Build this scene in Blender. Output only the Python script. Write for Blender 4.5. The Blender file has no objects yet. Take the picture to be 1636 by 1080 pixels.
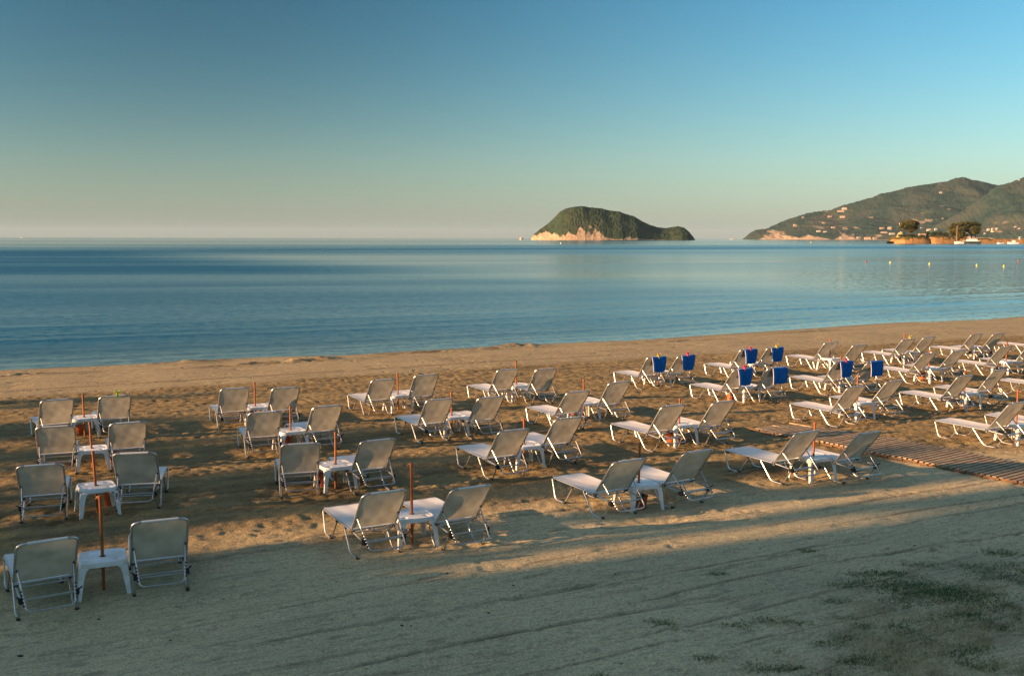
import bpy, math, random
import numpy as np
from mathutils import Vector, Matrix, Euler
R = math.radians
random.seed(7); rng = np.random.default_rng(7)
scene = bpy.context.scene
COL = scene.collection

# ------------------------------------------------------------------ camera, sky, sun, exposure
FPX, CX, CY, CAMH = 1600.0, 818.0, 540.0, 4.0
PITCH, ROLL = 5.68, 0.12
cam = bpy.data.objects.new('camera', bpy.data.cameras.new('camera')); COL.objects.link(cam)
cam.data.sensor_width = 36; cam.data.lens = FPX/1636*36; cam.data.clip_start = .1; cam.data.clip_end = 90000
cam.matrix_world = Matrix.Translation((0, 0, CAMH)) @ Matrix.Rotation(R(90-PITCH), 4, 'X') @ Matrix.Rotation(R(ROLL), 4, 'Z')
scene.camera = cam
EXPO = 1.5
SUN_EL, LAZ = 12.0, 21.0                      # elevation; light travels at LAZ degrees from +X towards +Y
sl = bpy.data.lights.new('sun', 'SUN'); sl.energy = 5.0; sl.angle = R(.55); sl.color = (1, .58, .29)
sun = bpy.data.objects.new('sun', sl); COL.objects.link(sun)
sdir = Vector((-math.cos(R(SUN_EL))*math.cos(R(LAZ)), -math.cos(R(SUN_EL))*math.sin(R(LAZ)), math.sin(R(SUN_EL))))
sun.rotation_euler = sdir.to_track_quat('Z', 'Y').to_euler(); sun.location = (-30, -20, 40)
w = bpy.data.worlds.new('World'); scene.world = w; w.use_nodes = True
nt = w.node_tree; nt.nodes.clear()
sky = nt.nodes.new('ShaderNodeTexSky'); sky.sky_type = 'NISHITA'; sky.sun_disc = False
sky.sun_elevation = R(SUN_EL); sky.sun_rotation = math.atan2(sdir.x, sdir.y)
sky.altitude = 0; sky.air_density = 1.0; sky.dust_density = .3; sky.ozone_density = 3.0
hs = nt.nodes.new('ShaderNodeMix'); hs.data_type = 'RGBA'; hs.blend_type = 'MULTIPLY'; hs.inputs[0].default_value = 1
hs.inputs[7].default_value = (.80, 1.02, .91, 1)
bg = nt.nodes.new('ShaderNodeBackground'); bg.inputs[1].default_value = .146/2**EXPO
wo = nt.nodes.new('ShaderNodeOutputWorld')
hsv = nt.nodes.new('ShaderNodeHueSaturation'); hsv.inputs['Saturation'].default_value = 1.24; nt.links.new(sky.outputs[0], hsv.inputs['Color']); nt.links.new(hsv.outputs[0], hs.inputs[6])
# sky light is polarised at right angles to the sun and the lens filter holds that part back, less so in the low haze
def wm(op, a, b=0.0):
    m = nt.nodes.new('ShaderNodeMath'); m.operation = op
    for i, k in enumerate((a, b)):
        if isinstance(k, (int, float)): m.inputs[i].default_value = k
        else: nt.links.new(k, m.inputs[i])
    return m.outputs[0]
wtc = nt.nodes.new('ShaderNodeTexCoord'); wdt = nt.nodes.new('ShaderNodeVectorMath'); wdt.operation = 'DOT_PRODUCT'
nt.links.new(wtc.outputs['Generated'], wdt.inputs[0]); wdt.inputs[1].default_value = sdir
wsx = nt.nodes.new('ShaderNodeSeparateXYZ'); nt.links.new(wtc.outputs['Generated'], wsx.inputs[0])
g2 = wm('MULTIPLY', wdt.outputs['Value'], wdt.outputs['Value'])
dop = wm('DIVIDE', wm('SUBTRACT', 1.0, g2), wm('ADD', 1.0, g2))
fz = wm('SUBTRACT', 1.0, wm('EXPONENT', wm('MULTIPLY', wm('MAXIMUM', wsx.outputs[2], 0.0), -1/.08)))
pol = wm('SUBTRACT', 1.0, wm('MULTIPLY', wm('MULTIPLY', wm('MULTIPLY', dop, dop), fz), .66))
lowz = wm('SUBTRACT', 1.44, wm('MULTIPLY', wm('EXPONENT', wm('MULTIPLY', wm('MAXIMUM', wsx.outputs[2], 0.0), -1/.07)), .84))
pol = wm('MULTIPLY', pol, lowz)
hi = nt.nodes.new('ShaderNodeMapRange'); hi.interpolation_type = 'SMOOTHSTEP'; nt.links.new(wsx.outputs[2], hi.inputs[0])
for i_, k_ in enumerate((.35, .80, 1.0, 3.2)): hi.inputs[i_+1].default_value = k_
pol = wm('MULTIPLY', pol, hi.outputs[0])     # overhead sky, above the view, boosted to brighten the shaded sand
bw = nt.nodes.new('ShaderNodeRGBToBW'); nt.links.new(hs.outputs[2], bw.inputs[0])
lc = nt.nodes.new('ShaderNodeVectorMath'); lc.operation = 'SCALE'; lc.inputs[0].default_value = (1.0, .965, .90); nt.links.new(bw.outputs[0], lc.inputs['Scale'])
hf = wm('MULTIPLY', wm('EXPONENT', wm('MULTIPLY', wm('MAXIMUM', wsx.outputs[2], 0.0), -1/.072)), .84)
hz2 = nt.nodes.new('ShaderNodeMapRange'); hz2.interpolation_type = 'SMOOTHSTEP'; nt.links.new(wsx.outputs[2], hz2.inputs[0])
for i_, k_ in enumerate((.30, .75, 0.0, .72)): hz2.inputs[i_+1].default_value = k_
hf = wm('MAXIMUM', hf, hz2.outputs[0])
lm = nt.nodes.new('ShaderNodeMix'); lm.data_type = 'RGBA'; nt.links.new(hf, lm.inputs[0]); nt.links.new(hs.outputs[2], lm.inputs[6]); nt.links.new(lc.outputs[0], lm.inputs[7])
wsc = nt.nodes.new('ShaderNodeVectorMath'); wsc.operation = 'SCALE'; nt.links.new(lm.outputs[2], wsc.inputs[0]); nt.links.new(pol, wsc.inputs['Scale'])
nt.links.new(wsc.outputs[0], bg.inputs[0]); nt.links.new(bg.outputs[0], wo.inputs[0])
scene.view_settings.view_transform = 'Standard'; scene.view_settings.look = 'None'
scene.view_settings.exposure = EXPO; scene.view_settings.gamma = 1
scene.render.engine = 'CYCLES'

# ------------------------------------------------------------------ camera maths: a pixel of the photograph -> a point of the place
CM = cam.matrix_world.copy()
def ray(px, py):
    return (CM.to_3x3() @ Vector(((px-CX)/FPX, -(py-CY)/FPX, -1))).normalized()
def at(px, py, z=0.0):
    d = ray(px, py); t = (z-CAMH)/d.z
    return Vector((0, 0, CAMH)) + d*t
def far(px, py, Y):
    d = ray(px, py); return Vector((0, 0, CAMH)) + d*(Y/d.y)
SH = R(26.3)                                 # the shore runs at this angle
UA = np.array([math.cos(SH), math.sin(SH)]); VA = np.array([-math.sin(SH), math.cos(SH)])
def uv_of(p): return p[0]*UA[0]+p[1]*UA[1], p[0]*VA[0]+p[1]*VA[1]
SEA = -0.22

# ------------------------------------------------------------------ noise
def _h(ix, iy, s):
    n = (ix.astype(np.int64)*374761393 + iy.astype(np.int64)*668265263 + s*1442695041) & 0xffffffff
    n = ((n ^ (n >> 13))*1274126177) & 0xffffffff
    n = ((n ^ (n >> 16))*2246822519) & 0xffffffff
    return ((n ^ (n >> 15)) & 0xffffff)/float(0xffffff)
def vnoise(x, y, s=0):
    ix = np.floor(x); iy = np.floor(y); fx = x-ix; fy = y-iy
    fx = fx*fx*fx*(fx*(fx*6-15)+10); fy = fy*fy*fy*(fy*(fy*6-15)+10)
    a = _h(ix, iy, s); b = _h(ix+1, iy, s); c = _h(ix, iy+1, s); d = _h(ix+1, iy+1, s)
    return (a+(b-a)*fx+(c-a)*fy+(a-b-c+d)*fx*fy)*2-1
def fbm(x, y, o=4, s=0, g=.5):
    r = 0; a = 1; f = 1; t = 0
    for k in range(o):
        c, sn = math.cos(k*1.1), math.sin(k*1.1)
        r = r + a*vnoise((x*c-y*sn)*f+k*17.3, (x*sn+y*c)*f-k*9.1, s+k); t += a; a *= g; f *= 2.03
    return r/t
def sstep(a, b, x):
    t = np.clip((x-a)/(b-a), 0, 1); return t*t*(3-2*t)

# ------------------------------------------------------------------ mesh building
def link(name, me, parent=None, m=None):
    o = bpy.data.objects.new(name, me); COL.objects.link(o)
    if m is not None: me.materials.append(m)
    if parent is not None: o.parent = parent
    return o
def tag(o, label=None, cat=None, group=None, kind=None):
    if label: o['label'] = label
    if cat: o['category'] = cat
    if group: o['group'] = group
    if kind: o['kind'] = kind
    return o
def empty(name, loc=(0, 0, 0), rz=0):
    o = bpy.data.objects.new(name, None); o.empty_display_size = .2; COL.objects.link(o)
    o.location = loc; o.rotation_euler = (0, 0, rz); return o
class MB:
    def __init__(s): s.v = []; s.f = []
    def add(s, vs, fs):
        n = len(s.v); s.v += [tuple(map(float, p)) for p in vs]; s.f += [tuple(i+n for i in f) for f in fs]; return s
    def box(s, c, d, rz=0, tap=1.0):
        x, y, z = [k/2 for k in d]; vs = []
        for zz, t in ((-z, 1), (z, tap)):
            for xx, yy in ((-x, -y), (x, -y), (x, y), (-x, y)):
                X, Y = xx*t, yy*t
                vs.append((c[0]+X*math.cos(rz)-Y*math.sin(rz), c[1]+X*math.sin(rz)+Y*math.cos(rz), c[2]+zz))
        return s.add(vs, [(3, 2, 1, 0), (4, 5, 6, 7), (0, 1, 5, 4), (1, 2, 6, 5), (2, 3, 7, 6), (3, 0, 4, 7)])
    def tube(s, pts, r, n=8, caps=True):
        pts = [Vector(p) for p in pts]; rs = r if hasattr(r, '__len__') else [r]*len(pts)
        t0 = (pts[1]-pts[0]).normalized(); up = Vector((0, 0, 1)) if abs(t0.z) < .9 else Vector((1, 0, 0))
        nx = t0.cross(up).normalized(); vs = []
        for i, p in enumerate(pts):
            t = ((pts[min(i+1, len(pts)-1)]-p).normalized()+(p-pts[max(i-1, 0)]).normalized())
            t = t.normalized() if t.length > 1e-6 else t0
            nx = (nx-t*nx.dot(t)).normalized(); ny = t.cross(nx)
            for k in range(n):
                a = 2*math.pi*k/n; vs.append(p+(nx*math.cos(a)+ny*math.sin(a))*rs[i])
        fs = []
        for i in range(len(pts)-1):
            for k in range(n): fs.append((i*n+k, i*n+(k+1) % n, (i+1)*n+(k+1) % n, (i+1)*n+k))
        if caps: fs += [tuple(range(n-1, -1, -1)), tuple(range((len(pts)-1)*n, len(pts)*n))]
        return s.add(vs, fs)
    def lathe(s, c, prof, n=20):
        vs = []; fs = []
        for r, z in prof:
            for k in range(n): a = 2*math.pi*k/n; vs.append((c[0]+r*math.cos(a), c[1]+r*math.sin(a), c[2]+z))
        for i in range(len(prof)-1):
            for k in range(n): fs.append((i*n+k, i*n+(k+1) % n, (i+1)*n+(k+1) % n, (i+1)*n+k))
        return s.add(vs, fs)
    def grid(s, fn, nu, nv):
        vs = [fn(i/nu, j/nv) for j in range(nv+1) for i in range(nu+1)]
        fs = [(j*(nu+1)+i, j*(nu+1)+i+1, (j+1)*(nu+1)+i+1, (j+1)*(nu+1)+i) for j in range(nv) for i in range(nu)]
        return s.add(vs, fs)
    def ball(s, c, r, n=10, m=6, sq=(1, 1, 1)):
        prof = [(math.sin(math.pi*i/m), -math.cos(math.pi*i/m)) for i in range(m+1)]
        vs = []; fs = []
        for a, z in prof:
            for k in range(n): t = 2*math.pi*k/n; vs.append((c[0]+r*sq[0]*a*math.cos(t), c[1]+r*sq[1]*a*math.sin(t), c[2]+r*sq[2]*z))
        for i in range(m):
            for k in range(n): fs.append((i*n+k, i*n+(k+1) % n, (i+1)*n+(k+1) % n, (i+1)*n+k))
        return s.add(vs, fs)
    def build(s, name, m, parent=None, smooth=True):
        me = bpy.data.meshes.new(name); me.from_pydata(s.v, [], s.f); me.update()
        if smooth:
            me.polygons.foreach_set('use_smooth', [True]*len(me.polygons))
            me.set_sharp_from_angle(angle=R(40))
        return link(name, me, parent, m)
def np_mesh(name, V, F, m, parent=None, smooth=True, attrs=None):
    me = bpy.data.meshes.new(name)
    me.vertices.add(len(V)); me.vertices.foreach_set('co', V.astype(np.float32).ravel())
    k = F.shape[1]; me.loops.add(F.size); me.loops.foreach_set('vertex_index', F.astype(np.int32).ravel())
    me.polygons.add(len(F)); me.polygons.foreach_set('loop_start', np.arange(0, F.size, k, dtype=np.int32))
    me.polygons.foreach_set('use_smooth', np.full(len(F), smooth))
    for an, av in (attrs or {}).items():
        a = me.attributes.new(an, 'FLOAT', 'POINT'); a.data.foreach_set('value', av.astype(np.float32).ravel())
    me.update(calc_edges=True); me.validate()
    return link(name, me, parent, m)
def grid_faces(nu, nv):
    i, j = np.meshgrid(np.arange(nu-1), np.arange(nv-1)); a = (j*nu+i).ravel()
    return np.stack([a, a+1, a+nu+1, a+nu], 1)
def fillet(pts, rad, n=5):
    pts = [Vector(p) for p in pts]; out = [pts[0]]
    for a, b, c in zip(pts, pts[1:], pts[2:]):
        u = (a-b); v = (c-b); r = min(rad, u.length*.48, v.length*.48); u.normalize(); v.normalize()
        p0 = b+u*r; p1 = b+v*r
        for k in range(n+1):
            t = k/n; out.append(p0*(1-t)**2+b*2*t*(1-t)+p1*t*t)
    return out+[pts[-1]]

# ------------------------------------------------------------------ materials
def mat(name, base=(.5, .5, .5), rough=.5, metal=0.0, spec=.5, var=0.0, vscale=8.0, bump=0.0, bscale=60.0, col2=None, trans=0.0):
    m = bpy.data.materials.new(name); m.use_nodes = True; t = m.node_tree; p = t.nodes['Principled BSDF']
    p.inputs['Base Color'].default_value = (*base, 1); p.inputs['Roughness'].default_value = rough
    p.inputs['Metallic'].default_value = metal; p.inputs['Specular IOR Level'].default_value = spec
    tc = t.nodes.new('ShaderNodeTexCoord')
    if var or col2:
        n = t.nodes.new('ShaderNodeTexNoise'); n.inputs['Scale'].default_value = vscale; n.inputs['Detail'].default_value = 5
        oi = t.nodes.new('ShaderNodeObjectInfo'); ad = t.nodes.new('ShaderNodeVectorMath'); ad.operation = 'ADD'
        sc = t.nodes.new('ShaderNodeMath'); sc.operation = 'MULTIPLY'; sc.inputs[1].default_value = 37.0
        t.links.new(oi.outputs['Random'], sc.inputs[0]); t.links.new(tc.outputs['Object'], ad.inputs[0]); t.links.new(sc.outputs[0], ad.inputs[1])
        t.links.new(ad.outputs[0], n.inputs['Vector'])
        r = t.nodes.new('ShaderNodeValToRGB'); r.color_ramp.elements[0].position = .32; r.color_ramp.elements[1].position = .68
        c2 = col2 or tuple(c*(1-var) for c in base)
        r.color_ramp.elements[0].color = (*c2, 1); r.color_ramp.elements[1].color = (*base, 1)
        t.links.new(n.outputs['Fac'], r.inputs[0]); t.links.new(r.outputs[0], p.inputs['Base Color'])
    if bump:
        n = t.nodes.new('ShaderNodeTexNoise'); n.inputs['Scale'].default_value = bscale; n.inputs['Detail'].default_value = 4
        b = t.nodes.new('ShaderNodeBump'); b.inputs['Strength'].default_value = bump; b.inputs['Distance'].default_value = .01
        t.links.new(tc.outputs['Object'], n.inputs['Vector']); t.links.new(n.outputs['Fac'], b.inputs['Height']); t.links.new(b.outputs[0], p.inputs['Normal'])
    if trans:
        tr = t.nodes.new('ShaderNodeBsdfTranslucent'); mx = t.nodes.new('ShaderNodeMixShader'); mx.inputs[0].default_value = trans
        src = p.inputs['Base Color'].links[0].from_socket if p.inputs['Base Color'].links else None
        if src: t.links.new(src, tr.inputs[0])
        else: tr.inputs[0].default_value = (*base, 1)
        out = [n for n in t.nodes if n.type == 'OUTPUT_MATERIAL'][0]
        t.links.new(p.outputs[0], mx.inputs[1]); t.links.new(tr.outputs[0], mx.inputs[2]); t.links.new(mx.outputs[0], out.inputs[0])
    return m
M = dict(
    alu=mat('brushed_aluminium', (.60, .60, .58), .38, .9, var=.25, vscale=14),
    fabric=mat('white_mesh_fabric', (.52, .465, .345), .8, spec=.2, col2=(.37, .32, .23), vscale=4.5, bump=.25, bscale=220, trans=.40),
    seatfab=mat('white_seat_fabric', (.80, .79, .76), .75, spec=.25, col2=(.70, .67, .62), vscale=4, bump=.25, bscale=220, trans=.12),
    black=mat('black_plastic', (.02, .02, .022), .5),
    white=mat('white_plastic', (.80, .81, .82), .42, col2=(.60, .58, .53), vscale=5),
    rust=mat('orange_brown_paint', (.33, .095, .012), .55, col2=(.18, .05, .010), vscale=9, bump=.2, bscale=90),
    orange=mat('orange_plastic', (.55, .13, .03), .5, var=.3, vscale=12),
    terra=mat('terracotta_plastic', (.34, .075, .03), .6, var=.3, vscale=12),
    towel=mat('blue_towel', (.012, .15, .50), .95, spec=.1, col2=(.010, .11, .42), vscale=9, bump=.8, bscale=160),
    hem=mat('pale_towel_hem', (.55, .55, .70), .9),
    yellow=mat('yellow_peg', (.62, .52, .06), .5), pink=mat('pink_peg', (.70, .05, .18), .5), green=mat('green_peg', (.45, .65, .03), .5),
    bark=mat('bark', (.16, .11, .075), .9, var=.4, vscale=3), hull=mat('white_hull', (.80, .79, .76), .35),
    dark=mat('dark_glass', (.02, .025, .03), .15), green_hull=mat('dark_green_hull', (.03, .06, .06), .4),
    mast=mat('varnished_mast', (.60, .33, .12), .4), plaster=mat('pale_plaster', (.50, .40, .32), .8, var=.2, vscale=.5),
    cream=mat('cream_plaster', (.56, .50, .42), .8, var=.15, vscale=.5), roof=mat('clay_roof', (.46, .20, .12), .8, var=.3, vscale=1.5),
    stone=mat('pink_stone', (.56, .42, .33), .9, var=.45, vscale=.35), winw=mat('window_glass', (.05, .06, .07), .1),
)
def attr_node(t, name):
    a = t.nodes.new('ShaderNodeAttribute'); a.attribute_name = name; return a.outputs['Fac']
def mixc(t, f, a, b):
    m = t.nodes.new('ShaderNodeMix'); m.data_type = 'RGBA'
    for s_, k in ((f, 0), (a, 6), (b, 7)):
        if isinstance(s_, (int, float)): m.inputs[k].default_value = s_
        elif isinstance(s_, tuple): m.inputs[k].default_value = (*s_, 1)
        else: t.links.new(s_, m.inputs[k])
    return m.outputs[2]
def noise(t, vec, scale, detail=4, rough=.5):
    n = t.nodes.new('ShaderNodeTexNoise'); n.inputs['Scale'].default_value = scale; n.inputs['Detail'].default_value = detail
    n.inputs['Roughness'].default_value = rough
    if vec is not None: t.links.new(vec, n.inputs['Vector'])
    return n
def mapr(t, v, a, b, c=0.0, d=1.0):
    m = t.nodes.new('ShaderNodeMapRange'); t.links.new(v, m.inputs[0])
    for i, k in enumerate((a, b, c, d)): m.inputs[i+1].default_value = k
    return m.outputs[0]
def mathn(t, op, a, b=0.0):
    m = t.nodes.new('ShaderNodeMath'); m.operation = op
    for i, k in enumerate((a, b)):
        if isinstance(k, (int, float)): m.inputs[i].default_value = k
        else: t.links.new(k, m.inputs[i])
    return m.outputs[0]
def rotated(t, ang, sc=(1, 1, 1)):
    tc = t.nodes.new('ShaderNodeTexCoord'); mp = t.nodes.new('ShaderNodeMapping'); mp.vector_type = 'TEXTURE'
    mp.inputs['Rotation'].default_value = (0, 0, ang); t.links.new(tc.outputs['Object'], mp.inputs[0])
    m2 = t.nodes.new('ShaderNodeMapping'); m2.inputs['Scale'].default_value = sc; t.links.new(mp.outputs[0], m2.inputs[0])
    return m2.outputs[0]

# ------------------------------------------------------------------ the beach
SHORE_PX = [(-150, 599), (0, 592), (200, 583), (400, 572), (545, 567), (760, 555.5), (900, 548.5), (1045, 542), (1250, 528), (1440, 515.5), (1636, 507), (1900, 493)]
_s = [uv_of(at(x, y, SEA)) for x, y in SHORE_PX]
SU = np.array([a for a, b in _s]); SV = np.array([b for a, b in _s])
pairs_uv = []            # filled below, needed for the scuffed sand
# ---- sunbeds: (x, y) of the middle of the top bar in the photograph and the turn of the bed
LG = {  # (column, row): (left bed, right bed, pole(x, table top y, pole top y))
 ('A',4): ((91.7,639.5,33),(184,632,29),(134.5,666,629.5)), ('A',3): ((87.5,681,21),(205,673,26),(147,711,674)),
 ('A',2): ((63,741.5,20),(213,726,12),(154.5,775.5,720)), ('A',1): ((77,861,33),(256,833.5,23),(164,887,792)),
 ('B',4): ((376,620.5,26),(457,619.5,28),(407.5,645.5,610.7)), ('B',3): ((423.5,656.5,23),(523.7,649,31),(464,684,648.4)),
 ('B',2): ((481.4,709,18),(606,702.5,30),(535.5,739,690)), ('B',1): ((615,784,28),(754,772,31),(658,817,739)),
 ('C',4): ((613,604,29),(682.5,600.5,27),(636,628,596)), ('C',3): ((703,636.6,29),(785,631.7,29),(722,661.7,626)),
 ('C',2): ((822,683.6,30),(909.6,666.8,30),(838,706,668.8)), ('C',1): ((1007,732.8,31),(1117.5,718.6,32),(1020,766.5,706)),
 ('D',4): ((812,590,29),(874,589.6,28),(825,611.7,576)), ('D',3): ((924,623.6,31),(991,610.7,29),(933,640,605.6)),
 ('D',2): ((1078,648.7,31),(1158,641.8,31),(1084.5,676,636.5)), ('D',1): ((1291,690.9,31),(1389.6,688.8,32),(1299,726,674)),
 ('E',4): ((1050,570.3,29),(1096,567,29),(1051,591,564.6)), ('E',3): ((1187,589.7,30),(1243,587.6,29),(1190,615,592)),
 ('E',2): ((1370,617.5,31),(1431,607,31),(1370,640,600)), ('E',1): ((1628,643.5,31),(1708,634,31),(1624,673,622)),
 ('F',4): ((1197,558,29),(1239,555.5,29),(1203,579,559)), ('F',3): ((1349,577.5,30),(1397,576.5,30),(1342,600,569)),
 ('F',2): ((1545,600,31),(1600,592.2,31),(1541,626,592)), ('G',4): ((1329,546.5,29),(1374,550.2,29),(1326,570,541)),
 ('G',3): ((1485,563.8,30),(1532,560.6,30),(1484,587,560)), ('G',2): ((1701,582,31),None,None),
 ('H',4): ((1452,541.5,29),(1485,538.5,29),(1444,561,532)), ('H',3): ((1607,554.3,30),(1654,551,30),(1607,575,546)),
 ('I',4): ((1562,534.3,30),(1596,534,30),(1554,554,530)), ('J',4): ((1665,528,30),None,None),
}
TOPZ, TOPY = .885, -.45
def place_from_top(px, py, ang):
    p = at(px, py, TOPZ); a = R(ang)
    off = Vector((-math.sin(a)*TOPY, math.cos(a)*TOPY, 0))
    o = p-off; return Vector((o.x, o.y, 0)), a
for k, (l, r_, t_) in LG.items():
    for b in (l, r_):
        if b:
            o, a = place_from_top(*b)
            q = o+Vector((-math.sin(a)*.3, math.cos(a)*.3, 0)); pairs_uv.append(uv_of(q))

def axis(segs):
    out = [segs[0][0]]
    for a, b, st in segs:
        n = max(1, int(round((b-a)/st))); out += list(np.linspace(a, b, n+1)[1:])
    return np.array(out)
gu = axis([(-400, -40, 30), (-40, -4, 3), (-4, 24, .042), (24, 50, .075), (50, 80, 1.5), (80, 600, 40)])
gv = axis([(-300, -20, 30), (-20, 4.5, 2), (4.5, 12.2, .018), (12.2, 18, .034), (18, 36, .05), (36, 60, 1.5)])
U, V = np.meshgrid(gu, gv)
def sand_height(U, V):
    vs = np.interp(U, SU, SV); dsh = V-vs
    rk = sstep(11.6, 14.2, V+.9*fbm(U*.35, V*.5, 3, 5))*(1-sstep(27.6, 28.4, V+.25*vnoise(U*.8, V*.2, 8)))
    h = .035*fbm(U*.16, V*.22, 3, 1)
    # drag-raked zone: long grooves parallel to the shore, broken clods between them
    h += rk*.009*fbm(U*.42, V*6.4, 3, 20) + rk*.011*fbm(U*2.2, V*5.6, 3, 31, .6) + rk*.011*vnoise(U*5.5, V*10, 44) + rk*.016*vnoise(U*9.5, V*13.5, 46)+rk*.012*fbm(U*3.2, V*4.6, 2, 49)*sstep(-.1, .5, fbm(U*.5, V*.7, 2, 50))
    # smooth sand on both sides
    sm = 1-rk
    h -= sm*.026*sstep(.24, .60, fbm(U*1.0, V*3.8, 3, 66))
    h += sm*.008*fbm(U*.5, V*6.5, 3, 68)
    h += sm*.007*fbm(U*1.4, V*3.4, 4, 61) + sm*.0028*vnoise(U*7, V*11, 70)
    # footprints in clusters
    for s_, sc in ((101, 2.1), (131, 3.1)):
        x = U*sc; y = V*sc; ix = np.floor(x); iy = np.floor(y)
        on = _h(ix, iy, s_); cx = ix+.3+.4*_h(ix, iy, s_+1); cy = iy+.3+.4*_h(ix, iy, s_+2); an = 6.28*_h(ix, iy, s_+3)
        dx = (x-cx)*np.cos(an)+(y-cy)*np.sin(an); dy = -(x-cx)*np.sin(an)+(y-cy)*np.cos(an)
        r2 = (dx/.30)**2+(dy/.15)**2
        clus = sstep(.0, .45, fbm(U*.22, V*.3, 2, s_+5))
        th = .90-.42*clus
        h += np.where(on > th, (-(.008+.012*_h(ix, iy, s_+7))*np.exp(-r2*1.2)+.006*np.exp(-(np.sqrt(r2)-1.45)**2*5)), 0)
    # scuffed hollows and heaps round every sunbed
    sc_ = np.zeros_like(U)
    for (pu, pv) in pairs_uv:
        m = (np.abs(U-pu) < 2.2) & (np.abs(V-pv) < 2.2)
        sc_[m] = np.maximum(sc_[m], np.exp(-(((U[m]-pu)/.95)**2+((V[m]-pv)/.95)**2)))
    front = 1-sstep(12, 22, V)
    h += sc_*(.022+.024*front)*fbm(U*3.6, V*4.0, 3, 77, .55) - sc_*.008
    # vehicle tracks in the foreground, nearly parallel to the shore
    trk = np.zeros_like(U)
    tr = random.Random(4)
    L = [(10.6, .03, .013), (9.3, -.045, .012), (8.2, .05, .014), (7.75, -.012, .011), (7.1, .018, .013), (6.3, .02, .015), (10.75, -.01, .011), (9.6, .0, .012), (11.3, -.006, .014), (10.1, .015, .012), (8.9, .018, .016), (8.45, -.01, .012), (7.9, .01, .014), (7.35, -.02, .014), (6.8, .012, .016), (9.95, -.025, .012), (11.75, .0, .02), (10.9, .012, .03), (10.35, -.01, .02), (9.75, .02, .028), (9.45, .012, .02), (8.7, -.015, .03), (8.2, .01, .024), (7.6, .03, .03), (7.1, .02, .02), (6.5, .0, .03), (12.6, .01, .02), (13.4, -.02, .025), (9.1, -.03, .018), (15.6, .012, .025), (17.9, .01, .02), (20.8, -.01, .025), (29.25, .004, .05)]
    for k, (v0, sl_, wd) in enumerate(L):
        ln = v0+sl_*(U-6)+.16*vnoise(U*.22, U*0+k, 200+k)+.035*vnoise(U*1.1, U*0+k, 240+k)
        d = (V-ln)/(wd if v0 < 12 else wd*1.25+.008)
        on = sstep(-.1, .35, vnoise(U*.24, U*0+k*3.3, 260+k))*(.5+.5*np.clip(vnoise(U*1.9, U*0+k, 280+k)+.6, 0, 1)) if k != 32 else 1-sstep(16, 22, U)
        amp = .020 if v0 < 14 else .016
        h += on*amp*(-np.exp(-d*d)+.55*np.exp(-(np.abs(d)-2.0)**2))
        trk = np.maximum(trk, on*np.exp(-d*d*.7))
    # shore: slope, berm and wrack, then under the sea
    h = h*(1-sstep(-2.0, .3, dsh)*.8)
    h += -.22*sstep(-4.5, .0, dsh)+.0 - np.clip(dsh, 0, 30)*.07
    berm = np.exp(-((dsh+.75+.3*vnoise(U*.4, U*0, 301))/.42)**2)
    cl = sstep(.05, .5, fbm(U*.21+3, V*0+.3, 2, 303))
    h += berm*(.05+.11*cl*(1+.9*fbm(U*2.4, V*3.0, 3, 305)))
    clw = cl*berm
    for (cx_, cy_, wu, hh) in ((430, 583, 2.8, .07), (495, 577, 2.0, .08), (740, 558, 2.8, .05), (1070, 545, 2.2, .06), (5, 602, 2.6, .09), (1290, 529, 1.5, .04)):
        pu, pv = uv_of(at(cx_, cy_, -.1))
        g = np.exp(-(((U-pu)/wu)**2+((V-pv)/.42)**2)); h += g*hh*(.6+1.1*fbm(U*2.2, V*3.2, 3, 310))
        clw = np.maximum(clw, g)
    wet = sstep(-.95, -.15, dsh)
    return h, rk, trk, wet, np.clip(clw*2.0, 0, 1)*sstep(-.45, .10, fbm(U*1.7, V*3.1, 3, 333))
H, RK, TRK, WET, WRK = sand_height(U, V)
Xw = U*UA[0]+V*VA[0]; Yw = U*UA[1]+V*VA[1]
def ground_z(x, y):
    u, v = uv_of((x, y)); a = np.array([[u]]); b = np.array([[v]])
    return float(sand_height(a, b)[0][0, 0])
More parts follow.
